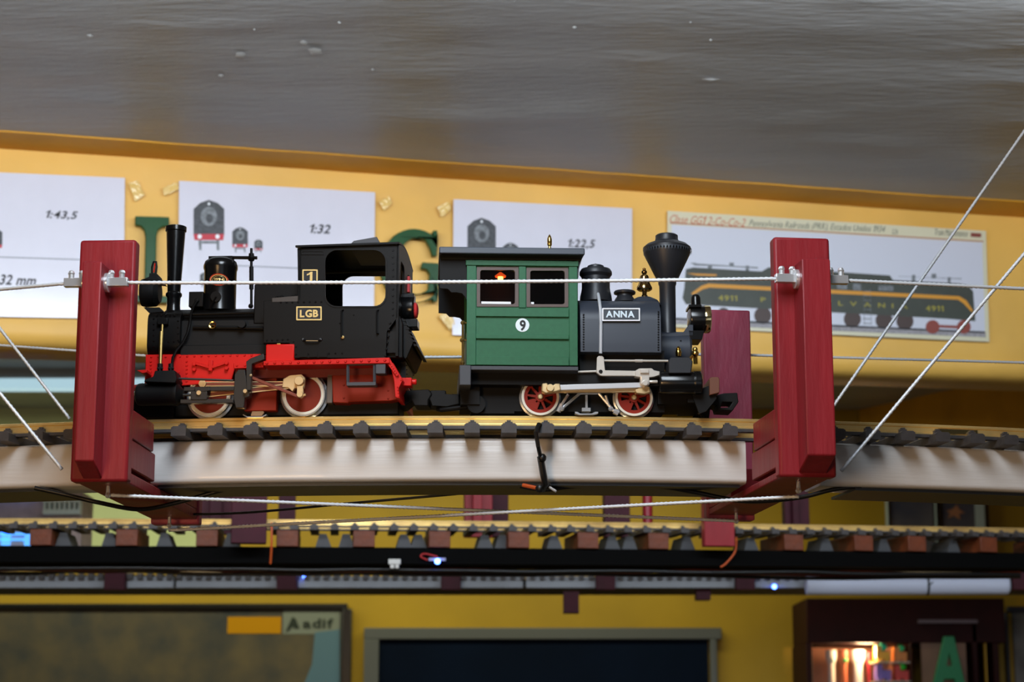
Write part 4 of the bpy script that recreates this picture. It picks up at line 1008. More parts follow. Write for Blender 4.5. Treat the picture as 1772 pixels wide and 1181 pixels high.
# ================================================================== papers and letters on the hanging wall
M_paper = mat('paper', (210, 208, 220), 0.45, var=.01, scale=20)
b_ = M_paper.node_tree.nodes['Principled BSDF']; b_.inputs['Coat Weight'].default_value = .7; b_.inputs['Coat Roughness'].default_value = .12
M_pdark = mat('print_dark', (58, 60, 64), .5, var=.25, scale=180)
M_pgrey = mat('print_grey', (112, 116, 120), .5, var=.2, scale=160)
M_pred = mat('print_red', (190, 40, 56), .5)
M_pline = mat('print_line', (120, 124, 132), .5)
M_tape = mat('clear_tape', (226, 190, 112), .12, spec=.6, bump=.6, bscale=90)
YW = -.0065
def sheet(name, pts, label, cat, m, group=None):
    o0 = FW.V(sum(p[0] for p in pts) / 4, max(p[1] for p in pts), YW)
    fr = Frame(FW.o + Matrix.Rotation(FW.rz, 3, 'Z') @ o0, FW.rz)
    root = empty(name, fr, label, cat, group)
    build('sheet', FB(fr).pprism(pts, 0, .0006), m, root)
    return root, fr
def ptext(root, fr, txt, x0, y0, x1, y1, m, slope=0.0, name='lettering', yo=0.0, **k):
    """lettering between photo points; slope = photo y drift along the line"""
    a, zb_ = fr.L(x0, y1, 0); b, zt_ = fr.L(x1, y0 + slope, 0); zt0 = fr.L(x0, y0, 0)[1]
    z_end = fr.L(x1, y1 + slope, 0)[1]
    vs, fs = text_mb(txt, 0, 0, 1, 1, 0, thick=.0003, **k)
    h = zt0 - zb_
    vs = [(a + (b - a) * u, -.0002 - yo + y, zb_ + (z_end - zb_) * u + h * w) for u, y, w in vs]
    return build(name, MB().add(vs, fs), m, root)
def icon(root, fr, x, y, w, h):
    """front view of a steam engine printed on the sheet"""
    mb = FB(fr); mb.m(0)
    body = [(x + w * a, y + h * b) for a, b in ((0, .18), (.22, .06), (.5, 0), (.78, .06), (1, .18), (1, .70), (0, .70))]
    mb.pprism(body, -.0005, 0)
    mb.m(1); mb.pprism([(x + w * (.5 + .27 * math.cos(R(a))), y + h * (.33 + .19 * math.sin(R(a)))) for a in range(0, 360, 20)], -.0008, -.0004)
    mb.pprism([(x + w * .16, y + h * .80), (x + w * .26, y + h * .80), (x + w * .26, y + h), (x + w * .18, y + h)], -.0007, 0)
    mb.pprism([(x + w * .74, y + h * .80), (x + w * .84, y + h * .80), (x + w * .84, y + h), (x + w * .76, y + h)], -.0007, 0)
    mb.pprism([(x + w * .2, y + h * .82), (x + w * .8, y + h * .82), (x + w * .8, y + h * .87), (x + w * .2, y + h * .87)], -.0006, 0)
    mb.m(0); mb.pprism([(x + w * (.52 + .12 * math.cos(R(a))), y + h * (.37 + .09 * math.sin(R(a)))) for a in range(0, 360, 30)], -.0010, -.0006)
    mb.pprism([(x + w * a, y + h * b) for a, b in ((.1, .52), (.9, .52), (.96, .66), (.04, .66))], -.0008, -.0004)
    mb.m(2); mb.pprism([(x, y + h * .68), (x + w, y + h * .68), (x + w * .97, y + h * .80), (x + w * .03, y + h * .80)], -.0009, 0)
    mb.m(3)
    for cx_ in (.2, .78): mb.pprism([(x + w * (cx_ + .07 * math.cos(R(a))), y + h * (.73 + .045 * math.sin(R(a)))) for a in range(0, 360, 30)], -.0012, -.0006)
    mb.pprism([(x + w * (.5 + .04 * math.cos(R(a))), y + h * (.08 + .03 * math.sin(R(a)))) for a in range(0, 360, 60)], -.0008, -.0004)
    build('engine_print', mb, [M_pdark, M_pgrey, M_pred, M_white], root)
def pline(root, fr, a, b, w=1.6):
    build('ruled_line', FB(fr).pprism([(a[0], a[1]), (b[0], b[1]), (b[0], b[1] + w), (a[0], a[1] + w)], -.0004, 0), M_pline, root)
r1, f1 = sheet('paper_sheet', [(-150, 292), (216, 308), (214, 552), (-150, 546)], 'white paper sheet printed 1:43,5 at the far left of the yellow wall', 'paper', M_paper, 'scale papers on the yellow wall')
ptext(r1, f1, '1:43,5', 79, 364, 135, 380, M_ink, slope=2, shear=.25, bold=.02)
ptext(r1, f1, '32 mm', -2, 475, 63, 493, M_ink, slope=2, shear=.25, bold=.02)
pline(r1, f1, (-140, 440), (150, 449)); icon(r1, f1, -30, 394, 34, 44)
r2, f2 = sheet('paper_sheet', [(310, 313), (649, 333), (647, 560), (308, 550)], 'white paper sheet printed 1:32 with three engine fronts behind the black locomotive', 'paper', M_paper, 'scale papers on the yellow wall')
ptext(r2, f2, '1:32', 536, 388, 572, 404, M_ink, slope=1, shear=.25, bold=.02)
icon(r2, f2, 335, 346, 53, 87); icon(r2, f2, 402, 393, 27, 44); icon(r2, f2, 440, 414.5, 14.5, 23)
pline(r2, f2, (360, 457), (640, 469)); icon(r2, f2, 346, 471, 20, 26)
r3, f3 = sheet('paper_sheet', [(785, 345), (1094, 361), (1093, 590), (783, 580)], 'white paper sheet printed 1:22,5 behind the green locomotive', 'paper', M_paper, 'scale papers on the yellow wall')
ptext(r3, f3, '1:22,5', 983, 414, 1030, 431, M_ink, slope=1, shear=.25, bold=.02)
icon(r3, f3, 809, 377, 49, 82); icon(r3, f3, 870, 420, 27, 42)
# locomotive poster
r4, f4 = sheet('locomotive_poster', [(1155, 365), (1706, 400), (1712, 592), (1156, 566)], 'long poster of a dark green electric locomotive under a script title', 'poster', mat('poster_cream', (214, 208, 178), .4))
def sl(x, y): return (x, y)
def q4(pts, y0, m, name, **k):
    return build(name, FB(f4).pprism(pts, y0, 0), m, r4, **k)
q4([(1162, 389), (1700, 420), (1705, 582), (1162, 560)], -.0004, mat('poster_sky', (206, 208, 220), .4), 'poster_sky')
q4([(1160, 385), (1702, 417), (1702, 419), (1160, 387)], -.0006, mat('poster_rule', (176, 120, 96), .5), 'poster_rule')
q4([(1162, 550), (1705, 574), (1706, 584), (1162, 561)], -.0006, mat('poster_ground', (150, 146, 150), .5, var=.15, scale=300), 'poster_ground')
q4([(1162, 550), (1705, 574), (1705, 577), (1162, 553)], -.0008, M_ink, 'poster_track')
ptext(r4, f4, 'Clase GG1 2-Co-Co-2', 1159, 371, 1290, 386, mat('script_red', (196, 110, 80), .5), slope=7, shear=.45)
ptext(r4, f4, 'Pennsylvania Railroads (PRR), Estados Unidos 1934', 1296, 380, 1532, 395, mat('script_grey', (110, 112, 100), .5), slope=11, shear=.45)
ptext(r4, f4, 'Us', 1544, 396, 1554, 406, mat('script_grey', (110, 112, 100)), slope=0, shear=.45)
ptext(r4, f4, 'Train Maintenance', 1618, 396, 1674, 407, mat('script_grey', (110, 112, 100)), slope=3, shear=.45)
q4([(1680, 403), (1698, 404), (1698, 411), (1680, 410)], -.0006, mat('logo_brown', (130, 60, 50), .5), 'corner_mark')
def yy(x): return (x - 1185) * 0.058
M_loco = mat('poster_green', (62, 66, 58), .5, var=.06, scale=40)
body = [(1187, 466), (1200, 463), (1318, 470), (1330, 463), (1345, 464), (1540, 477), (1545, 485), (1660, 491), (1676, 494), (1684, 505), (1688, 556), (1640, 552), (1187, 527), (1181, 516), (1184, 500)]
q4(body, -.0008, M_loco, 'engine_body')
q4([(1196, 508), (1214, 495), (1226, 491), (1660, 513), (1672, 520), (1684, 538), (1681, 540), (1668, 526), (1658, 519), (1228, 498), (1216, 501), (1200, 511)], -.0011, mat('poster_orange', (214, 148, 44), .5), 'orange_stripe')
q4([(1188, 473), (1240, 475), (1240, 478), (1206, 477)], -.0011, mat('poster_orange', (214, 148, 44)), 'stripe_mark')
ptext(r4, f4, '4911', 1243, 511, 1275, 521, mat('poster_gold', (156, 146, 56), .5), slope=1, yo=.0008, bold=.02, space=1.4); ptext(r4, f4, '4911', 1602, 529, 1632, 539, mat('poster_gold', (200, 190, 60)), slope=1, yo=.0008, bold=.02, space=1.4)
ptext(r4, f4, 'P  E  N  N  S  Y  L  V  A  N  I  A', 1316, 515, 1570, 523, mat('poster_gold', (200, 190, 60)), slope=12, yo=.0008, bold=.02)
for i, cx_ in enumerate((1214, 1252, 1320, 1395, 1475, 1530, 1566)):
    mb = FB(f4); rr = 15 if 1 < i < 7 else 11; cy_ = 541 + (cx_ - 1185) * .04
    mb.pprism([(cx_ + rr * math.cos(R(a)), cy_ + rr * math.sin(R(a))) for a in range(0, 360, 20)], -.0007, 0)
    build('engine_wheel', mb, mat('poster_wheel', (72, 56, 52), .5), r4)
mb = FB(f4)
for cx_ in (1614, 1668): mb.pprism([(cx_ + 12 * math.cos(R(a)), 566 + 12 * math.sin(R(a))) for a in range(0, 360, 20)], -.0010, 0)
mb.pprism([(1614, 562), (1664, 564), (1664, 569), (1614, 567)], -.0009, 0)
build('lead_wheel', mb, mat('poster_wheel_red', (140, 66, 56), .5), r4)
mb = FB(f4)
for x0, y0, x1, y1 in ((1200, 457, 1312, 463), (1225, 458, 1232, 468), (1262, 455, 1270, 462), (1290, 460, 1296, 470), (1555, 478, 1664, 482), (1578, 476, 1584, 490), (1612, 474, 1620, 482), (1640, 480, 1645, 492), (1196, 455, 1204, 457)):
    mb.pprism([(x0, y0), (x1, y0 + (x1 - x0) * .05), (x1, y1), (x0, y1 - (x1 - x0) * .03)] if x1 - x0 > 50 else [(x0, y0), (x1, y0), (x1, y1), (x0, y1)], -.0006, 0)
mb.pprism([(1200, 456), (1312, 463), (1312, 465), (1200, 458)], -.0007, 0)
build('pantograph', mb, M_pgrey, r4, kind='stuff')
mb = FB(f4)
mb.pbox(1494, 498, 1496, 563, -.0013, 0); mb.pbox(1506, 499, 1508, 563, -.0013, 0)
for k in range(8): mb.pbox(1494, 503 + k * 8, 1508, 505 + k * 8, -.0013, 0)
build('ladder', mb, M_pgrey, r4)
for x0, y0, x1, y1 in ((1448, 489, 1466, 501), (1476, 491, 1490, 503), (1520, 494, 1546, 504)): build('engine_window', FB(f4).pbox(x0, y0, x1, y1, -.0011, 0), M_pgrey, r4)
# green wooden letters
M_letter = mat('letter_green', (4, 66, 18), .35, var=.06, scale=30, spec=.25)
M_ledge = mat('letter_edge', (120, 160, 150), .4)
def letter(pts, label, y0=-.016, fr=None, holes=(), m=None):
    F0 = fr or FW
    o0 = F0.V(sum(p[0] for p in pts) / len(pts), max(p[1] for p in pts), -.006)
    f_ = Frame(F0.o + Matrix.Rotation(F0.rz, 3, 'Z') @ o0, F0.rz)
    fb = FB(f_); fb.pprism(pts, y0 + .006, .001, holes)
    o = build('wooden_letter', fb, m or M_letter, bevel=.0012)
    o.location = f_.o; o.rotation_euler = (0, 0, f_.rz)
    return tag(o, label, 'letter', 'green wooden letters')
letter([(234, 374), (293, 376), (293, 391), (282, 392), (274, 397), (271, 408), (269, 500), (271, 507), (280, 512), (293, 513), (293, 524), (232, 522), (232, 511), (244, 510), (250, 504), (252, 410), (250, 398), (244, 391), (234, 389)], 'green wooden letter with flat serifs behind the tall chimney')
def garc(cx_, cy_, rx, ry, a0, a1, n): return [(cx_ + rx * math.cos(R(a0 + (a1 - a0) * i / n)), cy_ - ry * math.sin(R(a0 + (a1 - a0) * i / n))) for i in range(n + 1)]
G = garc(716, 460, 58, 64, 50, 318, 28) + [(749, 519), (751, 523), (757, 521), (761, 456), (731, 454), (729, 464), (739, 466), (744, 474), (742, 492)] + garc(722, 460, 34, 49, 305, 62, 20) + [(744, 428), (749, 443), (756, 443), (757, 399), (750, 399), (748, 404)]
letter(G, 'green wooden letter G half hidden by the black locomotive cab')
# crumpled tape
def tape(pts, label):
    o0 = FW.V(sum(p[0] for p in pts) / len(pts), max(p[1] for p in pts), -.0045)
    f_ = Frame(FW.o + Matrix.Rotation(FW.rz, 3, 'Z') @ o0, FW.rz)
    mb = FB(f_); c0 = (sum(p[0] for p in pts) / len(pts), sum(p[1] for p in pts) / len(pts)); vs = []; fs = []; n = 10
    a, b, c, d = [f_.V(*p) for p in pts]
    for i in range(n + 1):
        for j in range(n + 1):
            u, v = i / n, j / n
            p = a * (1 - u) * (1 - v) + b * u * (1 - v) + c * u * v + d * (1 - u) * v
            vs.append((p.x, -.002 + .0018 * noise.noise(Vector((i * .55, j * .55, c0[0]))), p.z))
    k = len(vs); vs += [(x, y + .0008, z) for x, y, z in vs]
    for i in range(n):
        for j in range(n):
            q = i * (n + 1) + j; fs += [(q, q + 1, q + n + 2, q + n + 1), (k + q, k + q + n + 1, k + q + n + 2, k + q + 1)]
    mb.add(vs, fs); o = build('tape_strip', mb, M_tape, smooth=70); o.location = f_.o; o.rotation_euler = (0, 0, f_.rz)
    return tag(o, label, 'tape', 'clear tape strips on the wall')
tape([(222, 318), (238, 312), (250, 338), (234, 350)], 'crumpled clear tape strip at the right corner of the far left paper')
tape([(281, 326), (306, 315), (310, 328), (284, 340)], 'crumpled clear tape strip at the top left corner of the paper behind the tall chimney')
tape([(655, 350), (672, 340), (678, 352), (664, 366)], 'crumpled clear tape strip right above the large green letter beside the black cab')
tape([(756, 358), (776, 350), (780, 362), (764, 378)], 'crumpled clear tape strip left of the paper above the green cab roof')
tape([(759, 548), (774, 536), (788, 560), (778, 572)], 'crumpled tape strip hanging left of the green cab')

# ================================================================== second bridge, further back
A2 = Arc(-.52, 2.93, 3.2)
Z2 = zfit(A2, [(0, 898), (200, 898), (450, 899), (870, 902), (1100, 904.5), (1300, 909), (1772, 914)], .024)
t_ref2, _ = A2.hit(474, 912, .041)
trk2 = make_track('brass railed track on the rear bridge with brown blocks below the white bridge', A2, Z2, A2.t(-1.3), A2.t(1.5), .0284, t_ref2, M_brass)
bx, by = A2.pt(0)
b2 = bpy.data.objects.new('rear_bridge', None); COL.objects.link(b2); b2.location = (bx, by, Z2(0) - .062); b2.empty_display_size = .02
tag(b2, 'dark rear bridge beam with brown wooden blocks carrying the second track', 'bridge')
ta, tb = A2.t(-1.3), A2.t(1.5)
mb = MB().sweep([(.036, -.0405), (.036, -.064), (.0, -.064), (.0, -.0405)], stations(A2, Z2, ta, tb, 90)); build('beam', rel(mb, b2), mat('beam_black', (8, 8, 8), .8, spec=.05), b2)
mb = MB().sweep([(-.02, -.0405), (-.02, -.064), (-.05, -.064), (-.05, -.0405)], stations(A2, Z2, ta, tb, 90)); build('beam', rel(mb, b2), mat('beam_black', (22, 20, 19)), b2)
M_block = mat('block_brown', (100, 44, 14), .55, var=.12, scale=60, bump=.3, bscale=150)
proto = build('block', MB().box(-.0155, .0155, -.041, .05, -.0403, -.0170), M_block, b2, bevel=.0008)
first = True
for px in (-70, 70, 219, 358, 497, 630, 761, 898, 1018, 1140, 1374, 1495, 1587, 1711, 1830, 1950):
    o = proto if first else proto.copy()
    if not first: COL.objects.link(o)
    first = False
    place(o, A2, Z2, A2.hit(px, 932, .041)[0], b2)
proto = build('bracket', MB().prism([(-.012, -.0403), (.012, -.0403), (.004, -.020), (-.006, -.020)], -.02, .03), mat('bracket_grey', (66, 67, 70), .6), b2)
first = True
for px in (110, 190, 285, 400, 560, 600, 700, 725, 840, 870, 960, 1060, 1090, 1190, 1300, 1430, 1530, 1650):
    o = proto if first else proto.copy()
    if not first: COL.objects.link(o)
    first = False
    place(o, A2, Z2, A2.hit(px, 932, .02)[0], b2)
# hanging posts of the rear bridge
def post(x0, x1, y0, y1, Y, label, m=None, th=.02, cat='post', group='maroon posts of the rear bridges', name='wooden_post', strip=True):
    f_ = Frame(P((x0 + x1) / 2, y1, Y), R(8))
    root = empty(name, f_, label, cat, group)
    fb = FB(f_); fb.pbox(x0, y0, x1, y1, 0, th); build('board', fb, m or M_maroon, root, bevel=.001)
    if strip:
        w = (x1 - x0); fb = FB(f_); fb.pbox(x0 + w * .3, y0 + 8, x0 + w * .62, y1 - 12, -.012, 0); build('cleat', fb, m or M_maroon, root, bevel=.001)
    return root
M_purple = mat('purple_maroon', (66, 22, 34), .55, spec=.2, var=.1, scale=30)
YP = lambda px: A2.pt(A2.hit(px, 920, .043)[0], .043)[1] - .024
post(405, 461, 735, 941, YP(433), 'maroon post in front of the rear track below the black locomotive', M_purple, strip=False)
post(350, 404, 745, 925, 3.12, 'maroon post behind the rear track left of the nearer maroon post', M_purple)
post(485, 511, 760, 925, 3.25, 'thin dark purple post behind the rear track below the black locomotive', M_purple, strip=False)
post(805, 852, 755, 930, 3.18, 'maroon post behind the rear track near the black cable tie', strip=True)
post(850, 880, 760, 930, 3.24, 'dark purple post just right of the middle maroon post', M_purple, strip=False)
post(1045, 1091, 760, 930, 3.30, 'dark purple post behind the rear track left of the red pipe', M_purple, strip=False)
post(1355, 1402, 770, 930, 3.40, 'maroon post behind the rear track below the right support', M_purple)
post(1216, 1272, 760, 946, YP(1244), 'bright maroon post in front of the rear track left of the right support', strip=False)
pp0 = P(1121, 930, 3.35); mb = MB(); h_ = P(1121, 760, 3.35).z - pp0.z
mb.lathe((0, 0, 0), 'z', [(.0085, 0), (.0085, h_), (.010, h_), (.010, h_ + .012)], 20); o = build('red_pipe', mb, mat('pipe_red', (150, 20, 40), .3), loc=pp0); tag(o, 'round shiny red pipe standing behind the rear track', 'pipe')
Y3 = 3.85
# wires below the rear bridge
W_ = lambda pts, lab, r, m, nm: wire(pts, lab, r, m, nm, 'wire', 'wires along the rear bridge')
Y2 = lambda px: A2.pt(A2.hit(px, 980, .03)[0], .03)[1] + .006
YB = lambda px: A2.pt(A2.hit(px, 965, .036)[0], .036)[1]
def along(y_list, seed, amp):
    rnd = random.Random(seed); return [(x, y_list(x) + rnd.uniform(-amp, amp), Y2(x) + seed * .009) for x in range(-40, 1860, 95)]
W_(along(lambda x: 983 + x * .006, 0, 2), 'thick black wire bundle hanging under the rear bridge', .0030, M_wire, 'black_wire')
W_(along(lambda x: 984 + x * .005, 1, 2), 'orange brown wire along the underside of the rear bridge', .0026, mat('brown_wire', (120, 52, 18), .5), 'brown_wire')
W_(along(lambda x: 990 + x * .006, 2, 3), 'lowest black wire sagging under the rear bridge', .0026, M_wire, 'black_wire')
W_(along(lambda x: 988 + x * .006, 3.2, 3), 'dark red wire twisted among the black wires', .0018, mat('darkred_wire', (90, 22, 18), .5), 'red_wire')
wire([(470, 905, YP(470) + .006), (470, 940, YP(470) + .004), (468, 976, YP(470) + .012)], 'short orange wire standing beside the left rear post', .0016, M_orange, 'orange_wire')
wire([(1274, 930, YP(1274) + .006), (1272, 955, YP(1272) + .008), (1257, 975, YP(1257) + .012), (1247, 982, YP(1247) + .016)], 'short orange wire curling down beside the right rear post', .0014, M_orange, 'orange_wire')
f_ = Frame(P(682, 984, YB(682) - .0045), 0); fb = FB(f_); fb.pbox(672, 968, 693, 977, -.006, .004); fb.pbox(675, 977, 682, 984, -.005, .003); fb.pbox(684, 977, 690, 984, -.005, .003)
o = build('plug_connector', fb, mat('plug_white', (200, 200, 196), .5), loc=f_.o, bevel=.0006); tag(o, 'small white plug connector among the wires', 'connector')
M_led = mat('led_blue', (60, 90, 255), .3, emit=(70, 110, 255), est=14)
def led(px, py, Y, label, board=True):
    f_ = Frame(P(px, py + 6, Y), 0); root = empty('blue_light', f_, label, 'light', 'small blue lights')
    fb = FB(f_); fb.ball(f_.V(px, py, -.004), .0042, 12); build('bulb', fb, M_led, root)
    fb = FB(f_); fb.pbox(px - (15 if board else 6), py - 6, px + (14 if board else 6), py - 1, -.002, .004); build('board', fb, mat('board_grey', (140, 142, 160), .4), root)
led(757, 972, YB(757) - .0045, 'small blue light on a tiny board with a red wire')
led(528, 998, Y3 - .004, 'small blue light on the shelf edge below the black locomotive', False)
led(1340, 1016, Y3 - .004, 'small blue light left of the white paper roll', False)
wire([(740, 970, YB(740) - .004), (728, 964, YB(728) - .004), (735, 959, YB(735) - .004), (757, 964, YB(757) - .004)], 'short red wire looped over the small blue light', .0012, M_redw, 'red_wire')

# ================================================================== shelf track on the far side
Y3 = 3.85; f_ = Frame(P(800, 1024, Y3), 0)
sh = empty('track_shelf', f_, 'white fronted shelf with small track ties under the rear bridge', 'shelf')
M_fas = mat('shelf_white', (150, 156, 164), .5, var=.05, scale=8)
for a, b in ((-300, 300), (305, 905), (910, 1290)):
    fb = FB(f_); fb.pbox(a, 998, b, 1018, 0, .012); build('fascia', fb, M_fas, sh, bevel=.001)
fb = FB(f_); fb.pbox(1295, 1000, 2100, 1018, 0, .012); build('fascia', fb, M_fas, sh, bevel=.001)
fb = FB(f_); fb.pbox(-300, 1004, 2100, 1014, .012, .26); build('board', fb, M_under, sh)  # dark board deepened to shade and cover the wall strip below
fb = FB(f_)
for x in range(-290, 1900, 17): fb.pbox(x, 993, x + 9, 1003, -.012, .07)
build('ties', fb, M_tie, sh, kind='stuff')
fb = FB(f_); fb.pbox(-300, 989, 1900, 992.5, -.004, .0); build('rail', fb, mat('rail_dim', (130, 110, 80), .4, .9), sh)
fb = FB(f_); fb.pbox(-300, 974, 1350, 984, .10, .12); build('back_edge', fb, mat('edge_pale', (150, 148, 142), .6), sh)
for px in (198, 496, 780, 1048, 1290, 1768):
    fb = FB(f_); fb.pbox(px - 17, 990, px + 17, 1021, -.03, .0); build('bracket', fb, M_purple, sh, bevel=.001)
# small bracket
fb = FB(f_); fb.pbox(975, 1024, 1002, 1061, .02, .06); build('hanger_block', fb, M_purple, sh)
fb = FB(f_); fb.pbox(1205, 1018, 1230, 1038, .02, .06); build('hanger_block', fb, M_purple, sh)
# paper roll
Yr = 3.816; f_ = Frame(P(1565, 1030, Yr), 0); root = empty('paper_roll', f_, 'white paper roll tied with a black string on the shelf', 'paper roll')
fb = FB(f_); c = f_.V(1395, 1013, 0); r0 = f_.r(17); L_ = f_.L(1742, 1013, 0)[0] - c.x
fb.lathe((c.x, 0, c.z), 'x', [(r0 * .8, .02), (r0 * .84, .0), (r0, .0), (r0 * 1.02, L_ * .3), (r0, L_ * .5), (r0 * .96, L_), (r0 * .8, L_ + .004)], 28)
build('roll', fb, mat('roll_white', (206, 214, 236), .5), root)
x_ = f_.L(1602, 1013, 0)[0]; fb = FB(f_); fb.lathe((x_, 0, c.z), 'x', [(r0 * 1.0, 0), (r0 * 1.06, .0), (r0 * 1.06, .004), (r0, .004)], 28); fb.tube([(x_, -r0 * 1.03, c.z - .004), (x_ + .01, -r0 * 1.05, c.z + .004)], .0012, 6)
build('string', fb, M_wire, root)
# model house with white balustrade at the left
Yh = 3.75; f_ = Frame(P(40, 952, Yh), 0); root = empty('model_house', f_, 'pinkish model house with white balcony railing at the left edge', 'model house')
fb = FB(f_); fb.pbox(-140, 852, 139, 952, .02, .12); build('wall', fb, mat('house_pink', (186, 164, 156), .6, var=.08, scale=40), root)
fb = FB(f_); fb.pbox(-140, 846, 60, 862, .0, .02); build('roof_edge', fb, mat('house_blue_glow', (96, 150, 230), .4, emit=(90, 150, 240), est=.35), root)  # roof edge given a faint blue glow of its own, no lamp inside
fb = FB(f_); fb.pbox(74, 861, 138, 870, 0, .02); fb.pbox(74, 882, 138, 890, 0, .02)
for k in range(8): fb.pbox(75 + k * 8.6, 870, 79 + k * 8.6, 882, .002, .018)
build('balustrade', fb, mat('balustrade_white', (226, 240, 228), .5), root)
fb = FB(f_)
for k in range(-3, 2): fb.pbox(3 + k * 40, 912, 16 + k * 40, 945, .012, .02)
for y in (922, 932): fb.pbox(-130, y, 40, y + 4, .012, .02)
build('lit_window', fb, mat('window_lit_blue', (90, 170, 250), .4, emit=(90, 170, 250), est=.9), root)

# ================================================================== far wall: pictures, cabinet
def frame_pic(name, x0, y0, x1, y1, w, label, m_f, m_p, group=None):
    f_ = Frame(P((x0 + x1) / 2, y1, YF - .03), 0); root = empty(name, f_, label, 'picture', group)
    for a in ((x0, y0, x1, y0 + w), (x0, y1 - w, x1, y1), (x0, y0 + w, x0 + w, y1 - w), (x1 - w, y0 + w, x1, y1 - w)):
        fb = FB(f_); fb.pbox(*a, 0, .028); build('frame_bar', fb, m_f, root, bevel=.002)
    fb = FB(f_); fb.pbox(x0 + w * .8, y0 + w * .8, x1 - w * .8, y1 - w * .8, .012, .026); build('print', fb, m_p, root)
    return root, f_
def mapmat():
    m = mat('map_print', (64, 65, 68), .7, spec=.1, col2=(106, 92, 72), scale=9.0, detail=14)
    return m
rt_, f_ = frame_pic('framed_map', -420, 1045, 601, 1560, 9, 'black framed map with a small logo at its top right corner', mat('frame_black', (16, 15, 15), .3), mapmat())
fb = FB(f_); fb.pprism([(545, 1095), (588, 1090), (588, 1350), (500, 1350), (520, 1200), (540, 1150)], .0105, .013); build('map_sea', fb, mat('sea_blue', (92, 118, 136), .6, spec=.1), rt_)
fb = FB(f_); fb.pbox(394, 1068, 486, 1097, .0105, .013); build('yellow_block', fb, mat('block_yellow', (196, 134, 16), .6, spec=.1), rt_)
fb = FB(f_); fb.pbox(490, 1056, 588, 1098, .0110, .013); build('logo_field', fb, mat('logo_field', (128, 130, 122), .6, spec=.1), rt_)
M_adif = mat('logo_dark', (30, 42, 34), .4)
fb = FB(f_); fb.pprism([(494, 1094), (506, 1068), (512, 1072), (518, 1088), (512, 1089), (506, 1085), (500, 1092)], .0095, .012); build('logo_mark', fb, M_adif, rt_)
a, zb_ = f_.L(524, 1088, .01); b, zt_ = f_.L(577, 1071, .01); build('logo_lettering', add_text(MB(), 'adif', a, zb_, b, zt_, .0105, bold=.03, thick=.001), M_adif, rt_)
frame_pic('framed_picture', 630, 1087, 1249, 1560, 20, 'large dark blue picture in a grey metal frame', mat('frame_grey', (92, 92, 92), .5, .2), mat('night_print', (6, 10, 20), .6, spec=.05, col2=(12, 24, 46), scale=1.6))
frame_pic('framed_picture', 1744, 1050, 1990, 1400, 10, 'dark framed picture at the right edge beside the cabinet', mat('frame_navy', (20, 22, 40), .4), mat('pic_grey', (130, 128, 126), .4, col2=(60, 58, 60), scale=9))
M_photo = mat('photo_blue', (70, 72, 96), .3, col2=(120, 112, 120), scale=7)
frame_pic('framed_photo', 1534, 850, 1626, 1010, 8, 'framed photo with pale border and dark right bar between bridges', mat('frame_pale', (190, 200, 206), .4), M_photo)
rp_, fp_ = frame_pic('framed_photo', 1624, 850, 1716, 1010, 7, 'framed blue photo with an orange shape between bridges at the right', mat('frame_dark', (40, 22, 26), .4), M_photo)
build('pale_border', FB(fp_).pbox(1686, 857, 1709, 1003, .009, .013), mat('border_pale', (200, 212, 218), .5), rp_)
build('orange_shape', FB(fp_).pprism([(1638, 884), (1648, 882), (1656, 874), (1660, 882), (1670, 888), (1660, 890), (1662, 900), (1650, 893), (1640, 898), (1644, 889)], .010, .013), mat('shape_orange', (190, 128, 96), .5), rp_)
# cabinet at the right
Yc = 5.05; f_ = Frame(P(1570, 1700, Yc), 0); cb = empty('display_cabinet', f_, 'dark maroon display cabinet with a lit compartment and a letter panel', 'cabinet')
M_cab = mat('cabinet_maroon', (40, 9, 11), .6, spec=.15, var=.1, scale=20)
for nm, a in (('lintel', (1395, 1036, 1741, 1113)), ('stile', (1395, 1113, 1419, 1600)), ('stile', (1578, 1113, 1594, 1600)), ('stile', (1690, 1080, 1704, 1600)), ('stile', (1728, 1113, 1741, 1600))):
    fb = FB(f_); fb.pbox(*a, 0, .26); build(nm, fb, M_cab, cb, bevel=.002)
fb = FB(f_); fb.pbox(1590, 1073, 1692, 1079, -.015, .01); build('ledge', fb, mat('ledge_grey', (96, 80, 92), .5), cb)
fb = FB(f_); fb.pbox(1592, 1079, 1692, 1600, .006, .02); build('letter_panel', fb, mat('panel_brown', (118, 84, 62), .5, var=.1, scale=10), cb)
fb = FB(f_); fb.pbox(1704, 1113, 1728, 1600, .01, .03); build('side_panel', fb, mat('panel_yellow', (206, 160, 44), .5), cb)
fb = FB(f_); fb.pbox(1405, 1100, 1590, 1600, .25, .262); build('back_panel', fb, mat('panel_salmon', (220, 150, 116), .6), cb)
fb = FB(f_); fb.pbox(1419, 1340, 1578, 1350, .012, .25); build('inner_shelf', fb, M_cab, cb)
SHZ = [f_.o.z + f_.L(1500, 1340, .012)[1]]
for yy_ in (1146, 1179):
    fb = FB(f_); fb.pbox(1514, yy_, 1577, yy_ + 2, .012, .12); build('inner_shelf', fb, mat('shelf_glass', (200, 190, 180), .2), cb); SHZ.append(f_.o.z + f_.L(1540, yy_, .012)[1])
Al = [(1612, 1200), (1634, 1102), (1651, 1102), (1674, 1200), (1657, 1200), (1652, 1176), (1634, 1176), (1629, 1200)]
letter(Al, 'green wooden letter A on the brown panel of the cabinet', y0=-.02, fr=Frame((f_.o.x, f_.o.y + .004, 0), 0), holes=[[(1638, 1153), (1643, 1130), (1648, 1153)]], m=mat('letter_green_light', (16, 122, 76), .4))
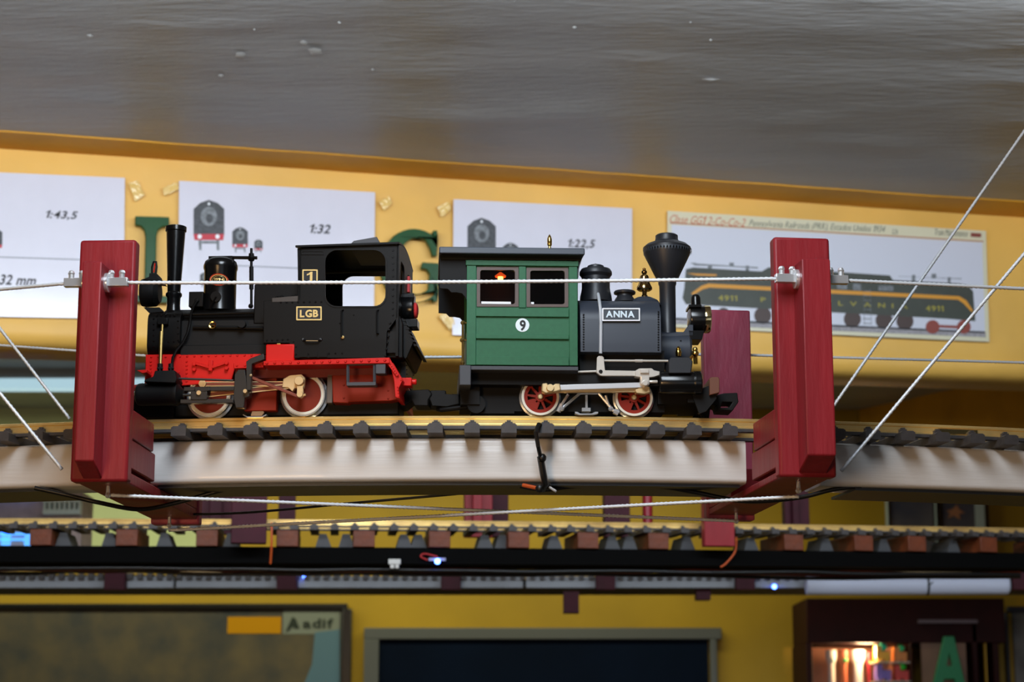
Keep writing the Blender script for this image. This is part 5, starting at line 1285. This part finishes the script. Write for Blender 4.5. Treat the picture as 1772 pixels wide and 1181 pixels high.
def toy(px, py0, py1, w, label, col, kind='pillar', y=.10, lev=0):
    g = Frame(P(px, py1, Yc + y), 0); g = Frame((g.o.x, g.o.y, SHZ[lev] + .001), 0); root = empty('toy_figure', g, label, 'toy', 'toys in the lit cabinet'); fb = FB(g)
    py1 = H / 2 + FPX * (-(g.o.z + .0005 - CAMZ) * CP + g.o.y * SP) / (g.o.y * CP + (g.o.z - CAMZ) * SP)
    h = py1 - py0
    if kind == 'pillar': fb.plz(px, 0, [(w * .6, py1), (w * .6, py1 - h * .06), (w * .42, py1 - h * .1), (w * .38, py0 + h * .12), (w * .6, py0 + h * .06), (w * .6, py0)], 14)
    elif kind == 'train':
        fb.pbox(px - w * .5, py0 + h * .35, px + w * .5, py1 - h * .12, -.02, .02); fb.pbox(px - w * .5, py0, px - w * .1, py0 + h * .4, -.018, .018)
        for q in (-.3, .3): fb.ply(px + q * w, py1 - h * .12, -.02, [(h * .12, -.024), (h * .12, .024)], 12)
    build('body', fb, mat('toy_%d_%d_%d' % col, col, .4), root)
    fb = FB(g); fb.ball(g.V(px, py0 + h * .08, -.01), g.r(w * .3), 10); build('top', fb, mat('toy_top_%d' % col[0], (col[2], col[0], col[1]), .4), root)
toy(1441, 1126, 1340, 16, 'pale pillar figure at the left of the lit cabinet', (226, 216, 206))
toy(1463, 1126, 1340, 15, 'brown pillar figure in the lit cabinet', (170, 96, 66))
toy(1487, 1126, 1340, 22, 'broad white pillar figure in the lit cabinet', (224, 220, 216))
toy(1506, 1130, 1340, 8, 'dark red pillar figure in the lit cabinet', (130, 30, 40))
toy(1528, 1118, 1145, 24, 'yellow toy engine high in the lit cabinet', (236, 186, 40), 'train', .05, 1)
toy(1559, 1120, 1145, 22, 'orange toy engine in the lit cabinet', (240, 150, 60), 'train', .06, 1)
toy(1530, 1150, 1178, 26, 'purple toy engine in the lit cabinet', (120, 100, 190), 'train', .05, 2)
toy(1561, 1152, 1178, 24, 'red toy engine in the lit cabinet', (214, 60, 50), 'train', .05, 2)
lp = bpy.data.lights.new('cabinet_lamp', 'POINT'); lp.energy = 1.6; lp.color = (1.0, .66, .36); lp.shadow_soft_size = .03
lo = bpy.data.objects.new('cabinet_lamp', lp); COL.objects.link(lo); lo.location = P(1500, 1125, Yc + .06)
# fluorescent lamp of the back room
f_ = Frame(P(-60, 664, 4.70), 0); root = empty('fluorescent_lamp', f_, 'white fluorescent ceiling lamp seen behind the left support', 'lamp')
fb = FB(f_); fb.pbox(-420, 655, 262, 672, 0, .05); build('tube_cover', fb, mat('lamp_cover', (200, 225, 235), .4, emit=(186, 225, 240), est=.55), root)
fb = FB(f_); x0 = f_.L(-420, 650, 0)[0]; x1 = f_.L(262, 650, 0)[0]; fb.box(x0, x1, .005, .045, f_.L(0, 655, 0)[1], ZC - f_.o.z + .004); build('housing', fb, mat('lamp_housing', (150, 152, 150), .5), root)
